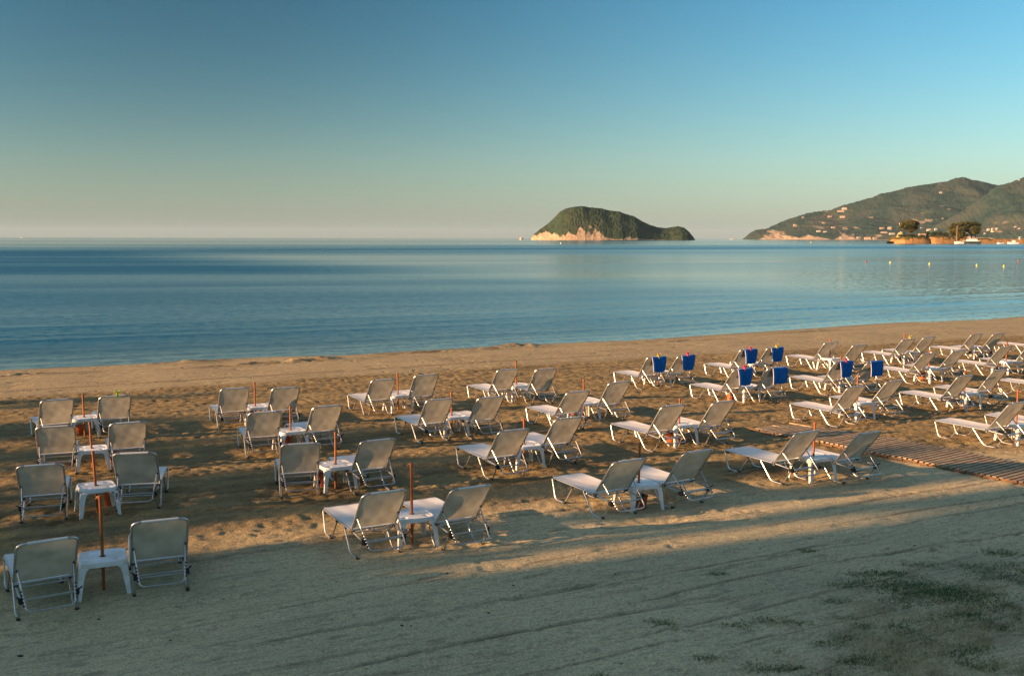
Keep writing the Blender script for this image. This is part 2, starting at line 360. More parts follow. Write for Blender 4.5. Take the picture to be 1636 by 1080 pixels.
def sand_material():
    m = bpy.data.materials.new('beach_sand'); m.use_nodes = True; t = m.node_tree; p = t.nodes['Principled BSDF']
    p.inputs['Roughness'].default_value = .95; p.inputs['Specular IOR Level'].default_value = .25
    v = rotated(t, SH); vs = rotated(t, SH, (.35, 2.6, 1))
    n1 = noise(t, vs, 1.1, 6, .6).outputs['Fac']; n2 = noise(t, v, .45, 4).outputs['Fac']; n3 = noise(t, v, 38, 3, .7).outputs['Fac']; n4 = noise(t, vs, 5.5, 5, .65).outputs['Fac']
    far_sand = mixc(t, mapr(t, n2, .35, .65), (.41, .325, .18), (.34, .27, .15))
    dry = mixc(t, mapr(t, n2, .35, .65), (.64, .52, .30), (.54, .445, .26))  # front sand set paler than the far sand, to brighten it in shade
    smooth = mixc(t, attr_node(t, 'dry'), far_sand, dry)
    raked = mixc(t, mapr(t, n1, .33, .67), (.14, .10, .042), (.36, .262, .115))
    c = mixc(t, attr_node(t, 'raked'), smooth, raked)
    c = mixc(t, mathn(t, 'MULTIPLY', mapr(t, n4, .5, .72), .35), c, (.15, .105, .065))
    n5 = noise(t, rotated(t, SH, (1, 1.7, 1)), 8, 4, .75).outputs['Fac']; c = mixc(t, mathn(t, 'MULTIPLY', mapr(t, n5, .50, .68), .5), c, (.17, .13, .085))
    st = noise(t, rotated(t, SH+R(1.5), (.55, 6.5, 1)), 1.0, 5, .62).outputs['Fac']; dn = noise(t, rotated(t, SH, (1.6, 4.5, 1)), 1.0, 3, .5).outputs['Fac']
    c = mixc(t, mathn(t, 'MULTIPLY', mapr(t, st, .56, .66), .42), c, (.20, .165, .11)); c = mixc(t, mathn(t, 'MULTIPLY', mapr(t, dn, .62, .70), .45), c, (.15, .12, .08))
    g = mixc(t, mapr(t, n3, .3, .7), (.60, .60, .60), (1.28, 1.28, 1.28))
    mu = t.nodes.new('ShaderNodeMix'); mu.data_type = 'RGBA'; mu.blend_type = 'MULTIPLY'; mu.inputs[0].default_value = 1
    t.links.new(c, mu.inputs[6]); t.links.new(g, mu.inputs[7]); c = mu.outputs[2]
    c = mixc(t, mathn(t, 'MULTIPLY', attr_node(t, 'track'), .70), c, (.12, .095, .07))  # track grooves darkened in colour, for their shade and moist sand
    c = mixc(t, mathn(t, 'MULTIPLY', attr_node(t, 'grass_soil'), .4), c, (.14, .115, .085))
    c = mixc(t, mathn(t, 'MULTIPLY', attr_node(t, 'wet'), .7), c, (.15, .115, .08))
    c = mixc(t, mathn(t, 'MULTIPLY', attr_node(t, 'wrack'), mapr(t, n4, .4, .6, .2, .95)), c, (.055, .038, .022))
    t.links.new(c, p.inputs['Base Color'])
    b = t.nodes.new('ShaderNodeBump'); b.inputs['Strength'].default_value = 1.0; b.inputs['Distance'].default_value = .028
    t.links.new(noise(t, v, 22, 6, .7).outputs['Fac'], b.inputs['Height']); t.links.new(b.outputs[0], p.inputs['Normal'])
    return m
gp = at(1500, 985, 0); gpu, gpv = uv_of(gp)
GS = np.exp(-(((U-gpu-1.0)/3.0)**2+((V-gpv)/1.5)**2))*sstep(-.35, .35, fbm(U*1.1, V*1.8, 3, 401))
sand = np_mesh('beach_sand', np.stack([Xw.ravel(), Yw.ravel(), H.ravel()], 1), grid_faces(len(gu), len(gv)), sand_material(),
               attrs=dict(dry=1-sstep(12, 17, V), raked=RK, track=TRK, wet=WET, wrack=WRK, grass_soil=GS))
tag(sand, kind='structure')

# ------------------------------------------------------------------ the sea
def sea_material():
    m = bpy.data.materials.new('sea_water'); m.use_nodes = True; t = m.node_tree; p = t.nodes['Principled BSDF']
    p.inputs['IOR'].default_value = 1.33; p.inputs['Specular IOR Level'].default_value = .5
    tc = t.nodes.new('ShaderNodeTexCoord'); geo = t.nodes.new('ShaderNodeNewGeometry')
    v = rotated(t, SH, (.75, 1, 1)); big = rotated(t, R(8), (.0011, .0062, 1)); mid = rotated(t, R(12), (.006, .05, 1))
    nb = noise(t, big, 1, 4, .55).outputs['Fac']; nm = noise(t, mid, 1, 4, .55).outputs['Fac']
    amp = mathn(t, 'ADD', mapr(t, nb, .40, .60, .62, 1.0), mapr(t, nm, .35, .65, -.12, .18))
    calm = attr_node(t, 'calm')
    amp = mathn(t, 'MULTIPLY', amp, mapr(t, calm, 0, 1, 1, .10))
    def nvec(sc, k):
        n = noise(t, v, sc, 2, .5); s_ = t.nodes.new('ShaderNodeVectorMath'); s_.operation = 'SUBTRACT'; s_.inputs[1].default_value = (.5, .5, .5)
        t.links.new(n.outputs['Color'], s_.inputs[0]); q = t.nodes.new('ShaderNodeVectorMath'); q.operation = 'MULTIPLY'; q.inputs[1].default_value = (k, k, 0)
        t.links.new(s_.outputs[0], q.inputs[0]); return q.outputs[0]
    a = t.nodes.new('ShaderNodeVectorMath'); t.links.new(nvec(2.2, .50), a.inputs[0]); t.links.new(nvec(6.5, .42), a.inputs[1])
    sc = t.nodes.new('ShaderNodeVectorMath'); sc.operation = 'SCALE'; t.links.new(a.outputs[0], sc.inputs[0]); t.links.new(amp, sc.inputs['Scale'])
    ad = t.nodes.new('ShaderNodeVectorMath'); t.links.new(geo.outputs['Normal'], ad.inputs[0]); t.links.new(sc.outputs[0], ad.inputs[1])
    no = t.nodes.new('ShaderNodeVectorMath'); no.operation = 'NORMALIZE'; t.links.new(ad.outputs[0], no.inputs[0]); t.links.new(no.outputs[0], p.inputs['Normal'])
    t.links.new(mathn(t, 'MULTIPLY', amp, .50), p.inputs['Roughness'])
    c = mixc(t, attr_node(t, 'shallow'), (.003, .095, .18), (.10, .17, .17))
    t.links.new(c, p.inputs['Base Color'])
    return m
su_ = axis([(-24000, -3000, 3000), (-3000, -200, 400), (-200, -30, 10), (-30, 130, .8), (130, 300, 10), (300, 3000, 400), (3000, 24000, 3000)])
sv_ = axis([(30, 62, .11), (62, 120, 1.2), (120, 400, 14), (400, 1000, 30), (1000, 4000, 300), (4000, 25000, 3000)])
US, VS = np.meshgrid(su_, sv_)
vsh = np.interp(US, SU, SV); ds = VS-vsh
hz = np.full_like(US, SEA)
for (d0, am, wd, s_) in ((1.3, .012, .25, 1), (2.6, .022, .4, 2), (4.6, .028, .5, 3), (9.6, .060, .75, 4), (12.5, .02, .6, 5), (16.5, .04, 1.0, 6), (24, .035, 1.3, 7)):
    c0 = d0+.35*vnoise(US*.07, US*0+s_, 500+s_)+.06*vnoise(US*.6, US*0, 520+s_)
    hz += am*(.75+.5*vnoise(US*.09, US*0, 540+s_))*np.exp(-((ds-c0)/wd)**2)
hz += .004*fbm(US*.3, VS*1.1, 3, 560)*(VS < 100)
cl = np.clip(1-(ds-1)/7, 0, 1)*.75
cl = np.maximum(cl, .78*sstep(-5, 55, US+VS*.10-24)*(1-sstep(200, 500, VS)))
cl = np.maximum(cl, np.interp(VS, [0, 60, 130, 250, 420], [.66, .56, .25, .0, .0])*(.25+.75*sstep(-25, 60, US+VS*.12)))
cl = np.maximum(cl, np.interp(VS, [0, 200, 420, 620, 2500, 6000], [0, 0, .50, .80, .90, .84]))
sea = np_mesh('sea_water', np.stack([(US*UA[0]+VS*VA[0]).ravel(), (US*UA[1]+VS*VA[1]).ravel(), hz.ravel()], 1), grid_faces(len(su_), len(sv_)),
              sea_material(), attrs=dict(calm=cl, shallow=np.exp(-np.clip(ds, 0, 99)/5.0)))
tag(sea, kind='structure')

# ------------------------------------------------------------------ slatted wooden path
def wooden_path():
    mb = MB(); p0 = at(1199, 686, .02); p1 = at(1636, 773.5, .02); p0.z = p1.z = 0
    d = (p1-p0).normalized(); n = Vector((-d.y, d.x, 0)); 
    if n.x < 0: n = -n
    q = at(1480, 716.5, .02)-p0; wd = 1.42; q.z = 0
    rr = random.Random(3); L = 11.0; step = .112; k = 0
    ang = math.atan2(n.y, n.x)
    while k*step < L:
        c = p0+d*(k*step)+n*(wd/2); j = rr.uniform(-.015, .015)
        w_ = wd if k > 9 else wd*(.62+.04*k)
        c = p0+d*(k*step)+n*(w_/2+j)
        mb.box((c.x, c.y, .050+rr.uniform(-.004, .004)+.010*math.sin(k*.09)-.042*math.exp(-k/9)), (w_, .066, .030), ang+rr.uniform(-.008, .008)); k += 1
    for s_ in (.16, .71, 1.26):
        a = p0+n*s_; b = a+d*L
        mb.tube([(a.x, a.y, .022), (b.x, b.y, .022)], .016, 6)
    m = mat('weathered_slats', (.42, .315, .19), .85, col2=(.25, .17, .10), vscale=6, bump=.4, bscale=50)
    o = mb.build('wooden_path', m, smooth=False); tag(o, kind='structure')
    e = MB(); k = 0
    while k*.30 < L:                       # round edge pieces with joints between them
        a = p0+d*(k*.30)-n*.035; b = a+d*.27; e.tube([(a.x, a.y, .036+rr.uniform(-.014, .008)), (b.x, b.y, .036+rr.uniform(-.014, .008))], .019, 8); k += 1
    e.build('edge_log', mat('brown_edge', (.20, .10, .045), .75, col2=(.04, .028, .02), vscale=3.2), o)
wooden_path()

# ------------------------------------------------------------------ sunbed
def make_sunbed():
    root = empty('sunbed'); tr = .012; W = .275; RZ = .315
    f = MB()
    f.tube(fillet([(-W, -.37, RZ-.03), (-W, 0, RZ), (-W, 1.17, RZ+.01), (W, 1.17, RZ+.01), (W, 0, RZ), (W, -.37, RZ-.03)], .05), tr)
    f.tube([(-W, -.36, RZ-.055), (W, -.36, RZ-.055)], .0105)
    f.tube([(-W, .02, RZ-.03), (W, .02, RZ-.03)], .010); f.tube([(-W, .55, RZ-.026), (W, .55, RZ-.026)], .010)
    fr = f.build('frame', M['alu'], root)
    for s in (-1, 1):
        for c_, d_ in (((s*W, -.365, RZ-.045), (.040, .055, .05)), ((s*W, .0, RZ+.003), (.045, .06, .036)), ((s*(W-.004), 1.10, RZ-.022), (.03, .04, .026)), ((s*(W-.004), .29, RZ-.024), (.03, .045, .03)), ((s*(W-.004), .61, RZ-.02), (.03, .04, .026))):
            MB().box(c_, d_).build('joint', M['black'], fr, smooth=False)
    for s in (-1, 1):
        for (a, b, c, d) in ((1.155, 1.05, .79, .60), (.30, .045, -.22, -.365)):
            l = MB().tube(fillet([(s*(W+.004), a, RZ-.012), (s*(W+.012), b, .012), (s*(W+.012), c, .012), (s*(W+.004), d, RZ-.04)], .07), tr-.001).build('leg', M['alu'], root)
            MB().box((s*(W+.012), c+.01, .022), (.034, .045, .04)).build('foot_cap', M['black'], l, smooth=False)
    # back: rectangular hoop with round upper corners
    by, bz = TOPY, TOPZ; W2 = .297
    def bp(x, t, off=0.0): 
        L = Vector((0, by, bz-RZ)); n = Vector((0, bz-RZ, -by)).normalized()
        p = Vector((x, 0, RZ))+L*t+n*off; return p
    bf = MB(); bf.tube(fillet([bp(-W2+.012, -.02), bp(-W2, .12), bp(-W2, 1), bp(W2, 1), bp(W2, .12), bp(W2-.012, -.02)], .095, 7), .0135)
    bf.tube([bp(-W2, .06, -.01), bp(W2, .06, -.01)], .010)
    bfo = bf.build('backrest_frame', M['alu'], root)
    def back(u, v):
        x = (u-.5)*2; t = .075+.925*v
        e = 1.0
        hw = W2-.008
        if v > .86: hw -= .085*((v-.86)/.14)**2
        sag = -.018*(1-x*x)*math.sin(math.pi*min(1, v*1.02))+.003*math.sin(9*x+5*v)*math.sin(11*v)
        return bp(x*hw, t, .004-sag*-1 if False else sag+.004)
    MB().grid(back, 14, 18).build('backrest', M['fabric'], root)
    sl = MB(); sl.tube([bp(-W2+.105, 1.0), bp(W2-.105, 1.0)], .0165, 10); sl.build('top_sleeve', M['seatfab'], bfo)
    def seat(u, v):
        x = (u-.5)*2; y = .02+1.15*v
        return (x*(W-.004), y, RZ+.014+.008*v-.022*(1-x*x)*math.sin(math.pi*v)**.5+.002*math.sin(7*x+9*v))
    s_ = MB().grid(seat, 10, 22)
    s_.grid(lambda u, v: ((u-.5)*2*(W-.02), 1.17+.017*math.sin(v*math.pi), RZ+.012+.016*math.cos(v*math.pi)), 4, 6)
    s_.build('seat', M['seatfab'], root)
    # prop behind the back
    pv = bp(0, .37)
    pr = MB().tube(fillet([(-W2+.028, pv.y, pv.z), (-W2+.06, -.52, .185), (W2-.06, -.52, .185), (W2-.028, pv.y, pv.z)], .07, 6), .0105)
    pr.tube([(-W2+.052, -.40, .285), (W2-.052, -.40, .285)], .009)
    pro = pr.build('prop_stand', M['alu'], root)
    for s in (-1, 1):
        MB().ball((s*(W2-.016), pv.y, pv.z), .017, 8, 5).build('bolt', M['black'], pro); rt = MB()
        for i in range(5):
            t = .50+.085*i; a = Vector((s*(W2-.028), pv.y, pv.z)).lerp(Vector((s*(W2-.06), -.52, .185)), t)
            rt.box((a.x+s*.010, a.y-.004, a.z), (.016, .026, .018))
        rt.box((s*(W2-.035), -.385, RZ-.05), (.045, .05, .055)); rt.tube([(s*(W2-.02), -.37, RZ-.03), (s*(W2+.015), -.44, RZ+.02)], .009, 6)
        rt.build('ratchet', M['black'], pro, smooth=False)
    return root
def kids(o): return [c for c in list(bpy.data.objects) if c.parent == o]
KID = {}
def copy_tree(o, parent=None):
    if o.name not in KID: KID[o.name] = kids(o)
    c = o.copy(); COL.objects.link(c)
    if parent is not None: c.parent = parent
    for ch in KID[o.name]: copy_tree(ch, c)
    return c
def make_table():
    root = empty('side_table'); W = .255; ZT = .41
    t = MB(); n = 64; ex = 5.5
    def ring(r, z, e=ex):
        out = []
        for k in range(n):
            a = 2*math.pi*k/n; c, s = math.cos(a), math.sin(a)
            q = (abs(c)**e+abs(s)**e)**(-1/e); out.append((r*c*q, r*s*q, z))
        return out
    rings = [ring(W-.012, ZT-.062), ring(W+.0, ZT-.058), ring(W, ZT-.012), ring(W-.004, ZT-.003), ring(W-.012, ZT), ring(W-.026, ZT-.003), ring(W-.034, ZT-.008)]
    for k in range(1, 16): rings.append(ring((W-.034)*(1-k/16), ZT-.008, ex-(ex-2)*k/16))
    cups = [(-.145, -.145), (.145, -.145), (-.145, .145), (.145, .145)]
    vs = []
    for rg in rings:
        for (x, y, z) in rg:
            for cx, cy in cups:
                d = math.hypot(x-cx, y-cy)
                if d < .05 and z > ZT-.02: z = ZT-.008-.016*(1-sstep(.034, .042, np.array(d)))+.004*math.exp(-((d-.044)/.005)**2)
            vs.append((x, y, float(z)))
    m = len(rings); fs = [(i*n+k, i*n+(k+1) % n, (i+1)*n+(k+1) % n, (i+1)*n+k) for i in range(m-1) for k in range(n)]
    fs.append(tuple((m-1)*n+k for k in range(n)))
    t.add(vs, fs)
    t.box((0, 0, ZT-.030), (2*W-.05, 2*W-.05, .02))
    t.build('table_top', M['white'], root)
    hm = MB().lathe((0, 0, ZT-.0065), [(.024, 0), (.033, 0), (.033, .004), (.024, .004), (.024, 0)], 16); hm.build('pole_hole', M['dark'], root)
    for sx in (-1, 1):
        for sy in (-1, 1):
            l = MB()
            def sect(z, w_, o_, th=.010):
                X = sx*o_; Y = sy*o_
                return [(X, Y, z), (X-sx*w_, Y, z), (X-sx*w_, Y-sy*th, z), (X-sx*th, Y-sy*th, z), (X-sx*th, Y-sy*w_, z), (X, Y-sy*w_, z)]
            S = [sect(ZT-.055, .11, W-.005), sect(ZT-.085, .078, W), sect(ZT-.16, .064, W+.008), sect(.0, .044, W+.028)]
            vs = [p for s_ in S for p in s_]; fs = []
            for i in range(3):
                for k in range(6): fs.append((i*6+k, i*6+(k+1) % 6, (i+1)*6+(k+1) % 6, (i+1)*6+k))
            fs += [tuple(range(6)), tuple(range(18, 24))]
            l.add(vs, fs); l.build('leg', M['white'], root, smooth=False)
    return root
def make_pole(h, cap):
    root = empty('umbrella_pole')
    MB().tube([(0, 0, -.3), (0, 0, h*.45), (0, 0, h)], .0185, 12).build('shaft', M['rust'], root)
    MB().lathe((0, 0, h), [(.0187, -.055), (.0235, -.05), (.0235, -.005), (.019, .0), (0, .0015)], 12).build('collar', M['rust'], root)
    if cap:
        MB().tube([(0, 0, h-.02), (-.035, .01, h-.015), (-.05, .012, h-.04)], .008, 6).build('hook', M['orange'], root)
    return root
bed0 = make_sunbed(); table0 = make_table()
ORD = dict(A='leftmost', B='second', C='third', D='fourth', E='fifth', F='sixth', G='seventh', H='eighth', I='ninth', J='tenth')
ROWN = {1: 'front row', 2: 'second row', 3: 'third row', 4: 'row nearest the sea'}
def pairname(c, r):
    if c == 'A': return f'leftmost pair of {ROWN[r]}'
    return f'{ORD[c]} pair from left, {ROWN[r]}'
towels = {('E',4,0): 'yellow', ('E',4,1): 'pink', ('F',4,0): 'pink', ('F',4,1): 'yellow', ('E',3,0): 'pink', ('E',3,1): None, ('F',3,0): 'pink', ('F',3,1): None}
first = True; firstt = True; jr = random.Random(11); bed_mw = {}
for (c, r_), (l, rb, tb) in LG.items():
    for side, b in enumerate((l, rb)):
        if not b: continue
        o = bed0 if first else copy_tree(bed0); first = False
        loc, a = place_from_top(*b)
        # the rails rest on the sand below them
        zz = np.mean([ground_z(loc.x-math.sin(a)*q, loc.y+math.cos(a)*q) for q in (-.2, .05, .8, 1.05)])
        rc = R(jr.uniform(-2.6, 2.2)); pvt = Matrix.Translation((0, 0, .315))
        for ch in [q for q in o.children if q.name.split('.')[0] in ('backrest', 'backrest_frame', 'prop_stand')]:
            ch.matrix_local = pvt @ Matrix.Rotation(rc, 4, 'X') @ pvt.inverted()
        o.location = (loc.x, loc.y, zz-.004); o.rotation_euler = (0, 0, a+R(jr.uniform(-1, 1)))
        tw = towels.get((c, r_, side), 0)
        pre = 'sunbed with blue towel' if tw != 0 else 'white mesh sunbed'
        if (c, r_, side) == ('A', 4, 1): pre = 'sunbed with green peg'
        if (c, r_, side) == ('H', 4, 0): pre = 'sunbed with yellow peg'
        sd = ('left', 'right')[side] if rb else 'cut by photo edge, in'
        tag(o, f'{pre}, {sd}{" of" if rb else ""} {pairname(c, r_)}', 'sunbed', 'white sunbeds in rows on the beach')
        bed_mw[(c, r_, side)] = (Vector(o.location), o.rotation_euler[2])
    if tb:
        px, ty, pt = tb
        p = at(px, ty, .405)
        zz = ground_z(p.x, p.y)
        o = table0 if firstt else copy_tree(table0); firstt = False
        o.location = (p.x, p.y, zz-.01); o.rotation_euler = (0, 0, R(27+jr.uniform(-4, 4)))
        tag(o, f'white plastic table between beds of {pairname(c, r_)}', 'table', 'white plastic tables between the sunbeds')
        d = ray(px, pt); tt = p.y/d.y; h = CAMH+d.z*tt
        po = make_pole(max(.5, h-zz), (c, r_) in (('B', 1), ('C', 2), ('A', 1)))
        po.location = (p.x, p.y, zz); po.rotation_euler = (R(jr.uniform(-1.2, 1.2)), R(-2.2 if (c, r_) in (('A', 2), ('A', 3)) else jr.uniform(-1, 1)), 0)
        tag(po, f'rusty orange pole through table of {pairname(c, r_)}', 'pole', 'umbrella poles between the sunbeds')

# towels and pegs
def make_towel(pinned):
    mb = MB(); w_ = .46
    def fn(u, v):
        x = (u-.5)*w_; s_ = (v-.42)            # v .42 is the fold over the bar
        if v < .42:
            q = (.42-v)/.42; y, z = TOPY+.018+q*.165, TOPZ+.018-q*.23
            z += .0
        else:
            q = (v-.42)/.58; y = TOPY-.024-.012*math.sin(q*3.1); z = TOPZ+.018-q*.40
        k = max(0, (v-.42)/.58)
        if pinned: x *= 1-.20*k; z -= .03*(1-abs(u-.5)*2)*k; y -= .035*math.exp(-((u-.45)/.12)**2)*(.5+k)*(-1)+.02*k*math.cos((u-.45)*18)
        else: y -= .010*math.sin(u*11+1)*k; x *= 1-.03*k
        return (x+.06, y+.006*math.sin(u*14+v*5), z)
    th = .012
    mb.grid(fn, 18, 22)
    mb.grid(lambda u, v: (lambda p: (p[0], p[1]-(-th if v < .42 else th), p[2]+(.004 if .35 < v < .5 else 0)))(fn(1-u, v)), 18, 22)
    o = mb.build('blue_towel', M['towel']); 
    h = MB()
    pts = [Vector(fn(0, v))+Vector((-.004, -.006, 0)) for v in np.linspace(.44, 1, 10)]; h.tube(pts, .009, 6); h.build('hem', M['hem'], o)
    return o
def make_peg(col):
    mb = MB()
    mb.box((.04, TOPY-.035, TOPZ+.0), (.035, .012, .09)); mb.box((.04, TOPY+.028, TOPZ+.0), (.035, .012, .09))
    mb.tube([(.04, TOPY-.035, TOPZ+.03), (.04, TOPY, TOPZ+.045), (.04, TOPY+.028, TOPZ+.03)], .010, 6)
    for s in (-1, 1):
        mb.tube([(.04, TOPY-.02, TOPZ+.04), (.04+s*.03, TOPY-.025, TOPZ+.075), (.04+s*.055, TOPY-.03, TOPZ+.10)], [.010, .016, .009], 6)
        mb.ball((.04+s*.02, TOPY-.02, TOPZ+.062), .018, 8, 5, (1, .5, .8))
    return mb.build('clothes_peg', M[col])
tp = {True: None, False: None}; pg = {}
for (c, r_, side), colr in list(towels.items())+[(('A', 4, 1), 'green'), (('H', 4, 0), 'yellow')]:
    loc, a = bed_mw[(c, r_, side)]
    nm = f'{("left", "right")[side]} bed of {pairname(c, r_)}'
    if (c, r_, side) in towels:
        pin = colr is not None
        if tp[pin] is None: tp[pin] = make_towel(pin); o = tp[pin]
        else: o = copy_tree(tp[pin])
        o.location = loc; o.rotation_euler = (0, 0, a)
        tag(o, f'blue towel over {nm}', 'towel', 'blue towels hung over sunbed backs')
    if colr:
        if colr not in pg: pg[colr] = make_peg(colr); o = pg[colr]
        else: o = pg[colr].copy(); COL.objects.link(o)
        o.location = loc; o.rotation_euler = (0, 0, a); tag(o, f'{colr} peg clipped on {nm}', 'clothes peg', 'coloured pegs on the sunbed backs')
# buckets
bk = [(128, 685.5, .09, 'A', 4, 'orange'), (181, 728, .08, 'A', 3, 'terra'), (173, 795, .08, 'A', 2, 'orange'), (458, 703, .10, 'B', 3, 'terra'), (514, 766, .11, 'B', 2, 'orange'),
      (1023, 800, .11, 'C', 1, 'terra'), (1073, 699, .11, 'D', 2, 'orange'), (917, 656, .09, 'D', 3, 'terra'), (1167, 633, .10, 'E', 3, 'orange'), (1473, 601, .10, 'G', 3, 'orange'), (400, 657, .08, 'B', 4, 'terra')]
for px, py, r0, c, r_, m_ in bk:
    p = at(px, py, .10); z = ground_z(p.x, p.y)
    o = MB().lathe((0, 0, 0), [(0, .0), (r0*.78, 0), (r0, .2), (r0*1.08, .2), (r0*1.08, .215), (r0*.93, .215), (r0*.72, .02), (0, .02)], 18).build('ash_bucket', M[m_])
    o.location = (p.x, p.y, z-.015); tag(o, f'small {"brick red" if m_=="terra" else "orange"} bucket under table of {pairname(c, r_)}', 'bucket', 'small buckets under the tables')

# ------------------------------------------------------------------ weeds, dry grass, shells
def blades(name, m, spots, hgt, wid, spread, lean, seed):
    g = np.random.default_rng(seed); P = []
    for (x, y, n, sx, sy) in spots:
        P.append(np.stack([x+g.normal(0, sx, n), y+g.normal(0, sy, n)], 1))
    P = np.concatenate(P); n = len(P)
    uu = P[:, 0]*UA[0]+P[:, 1]*UA[1]; vv = P[:, 0]*VA[0]+P[:, 1]*VA[1]
    z = sand_height(uu[None, :], vv[None, :])[0][0]-.005
    a = g.uniform(0, 6.28, n); b = g.uniform(0, 6.28, n); h = hgt*g.uniform(.4, 1.2, n); ln = lean*g.uniform(.2, 1.2, n)
    w_ = wid*g.uniform(.6, 1.2, n)
    base = np.stack([P[:, 0], P[:, 1], z], 1); s_ = np.stack([np.cos(a)*w_, np.sin(a)*w_, 0*a], 1); d = np.stack([np.cos(b)*ln, np.sin(b)*ln, h], 1)
    d1 = d*np.array([.35, .35, .6]); V_ = np.concatenate([base-s_, base+s_, base+d1+s_*.8, base+d1-s_*.8, base+d+s_*.15, base+d-s_*.15])
    i = np.arange(n); F = np.concatenate([np.stack([i, i+n, i+2*n, i+3*n], 1), np.stack([i+3*n, i+2*n, i+4*n, i+5*n], 1)])
    return np_mesh(name, V_, F, m, smooth=False)
sp = []; sd = []; g = np.random.default_rng(5)
def tuft(px, py, n, sx=.10, sy=.07, L=sp): p = at(px, py, 0); L.append((p.x, p.y, n, sx, sy))
for (x0, y0, n, sx) in ((1470, 938, 500, .22), (1490, 945, 600, .25), (1515, 950, 500, .22), (1535, 955, 300, .2), (1405, 915, 110, .08), (1438, 917, 130, .09), (1372, 917, 70, .08), (1385, 928, 160, .16), (1350, 935, 90, .1),
        (1420, 935, 200, .18), (1475, 903, 120, .12), (1550, 905, 100, .1), (1590, 918, 200, .16), (1620, 904, 180, .16), (1605, 882, 110, .12), (1625, 927, 120, .12), (1560, 970, 180, .16), (1510, 985, 150, .14), (1555, 988, 160, .15),
        (1270, 994, 80, .07), (1057, 994, 90, .07), (1178, 998, 70, .07), (1220, 990, 70, .08), (1148, 915, 60, .06), (1290, 880, 60, .06), (1130, 1052, 60, .06), (1232, 1065, 110, .1), (1380, 1000, 60, .06), (1330, 1025, 80, .09),
        (1350, 1015, 70, .08), (1365, 1057, 90, .07), (1575, 1067, 90, .07), (1530, 1045, 140, .12), (1550, 1035, 120, .12), (1440, 962, 150, .14), (1395, 1050, 120, .12), (958, 1078, 30, .03), (1340, 960, 70, .1), (1600, 1000, 150, .15), (1455, 1010, 110, .12)):
    tuft(x0, y0, int(n*1.8), sx*1.35, sx*.7)
for _ in range(150):
    x0 = g.uniform(1180, 1690); y0 = g.uniform(880, 1100)
    if (x0-1180)/510+(y0-880)/260 > g.uniform(.7, 1.3): tuft(x0, y0, int(g.uniform(15, 80)), g.uniform(.04, .14), g.uniform(.03, .08))
for _ in range(110):
    x0 = g.normal(1480, 110); y0 = g.normal(1025, 38)
    tuft(x0, y0, int(g.uniform(10, 60)), g.uniform(.05, .18), g.uniform(.04, .10), sd)
for x0, y0 in ((1445, 1045), (1490, 1060), (1465, 1072), (1560, 1015), (1575, 945), (1570, 1000), (1630, 985), (1510, 1010), (1400, 975)):
    tuft(x0, y0, 170, .14, .09, sd)
gm = mat('green_weed', (.085, .155, .030), .7, col2=(.05, .10, .022), vscale=3, trans=.2); dm = mat('dry_weed', (.55, .42, .22), .85, col2=(.34, .25, .13), vscale=3)
tag(blades('green_weeds', gm, sp, .030, .0042, 0, .06, 1), kind='stuff', label='low green weeds creeping over the shaded sand', cat='grass')
tag(blades('dry_grass', dm, sd, .075, .0022, 0, .085, 2), kind='stuff', label='dry straw coloured grass tufts on the shaded sand', cat='grass')
def scatter(name, m, n, smin, smax, seed, label, cat):
    g = np.random.default_rng(seed); Vs = []; Fs = []
    P = []
    while len(P) < n:
        u = g.uniform(-3, 22); v = g.uniform(5.5, 28)
        if g.uniform() < np.clip(1.3-v/22, .12, 1): P.append((u, v))
    P = np.array(P); z = sand_height(P[None, :, 0], P[None, :, 1])[0][0]
    ico = np.array([(1, 0, 0), (-1, 0, 0), (0, 1, 0), (0, -1, 0), (0, 0, 1), (0, 0, -1)], float); fi = np.array([(0, 2, 4), (2, 1, 4), (1, 3, 4), (3, 0, 4), (2, 0, 5), (1, 2, 5), (3, 1, 5), (0, 3, 5)])
    for k in range(n):
        s_ = g.uniform(smin, smax)*g.uniform(.5, 1)**2; q = ico*np.array([s_*g.uniform(.8, 1.5), s_, s_*.45]); a = g.uniform(0, 6.28)
        q = np.stack([q[:, 0]*math.cos(a)-q[:, 1]*math.sin(a), q[:, 0]*math.sin(a)+q[:, 1]*math.cos(a), q[:, 2]], 1)
        u, v = P[k]; Vs.append(q+np.array([u*UA[0]+v*VA[0], u*UA[1]+v*VA[1], z[k]+s_*.1])); Fs.append(fi+6*k)
    o = np_mesh(name, np.concatenate(Vs), np.concatenate(Fs), m); tag(o, label, cat, kind='stuff')
scatter('shell_bits', mat('shell', (.70, .68, .62), .6), 170, .008, .016, 3, 'tiny white shells and pebbles scattered on the sand', 'pebbles')
scatter('dark_debris', mat('debris', (.045, .03, .022), .9), 420, .010, .030, 4, 'dark bits of driftwood and leaves scattered on the sand', 'debris')

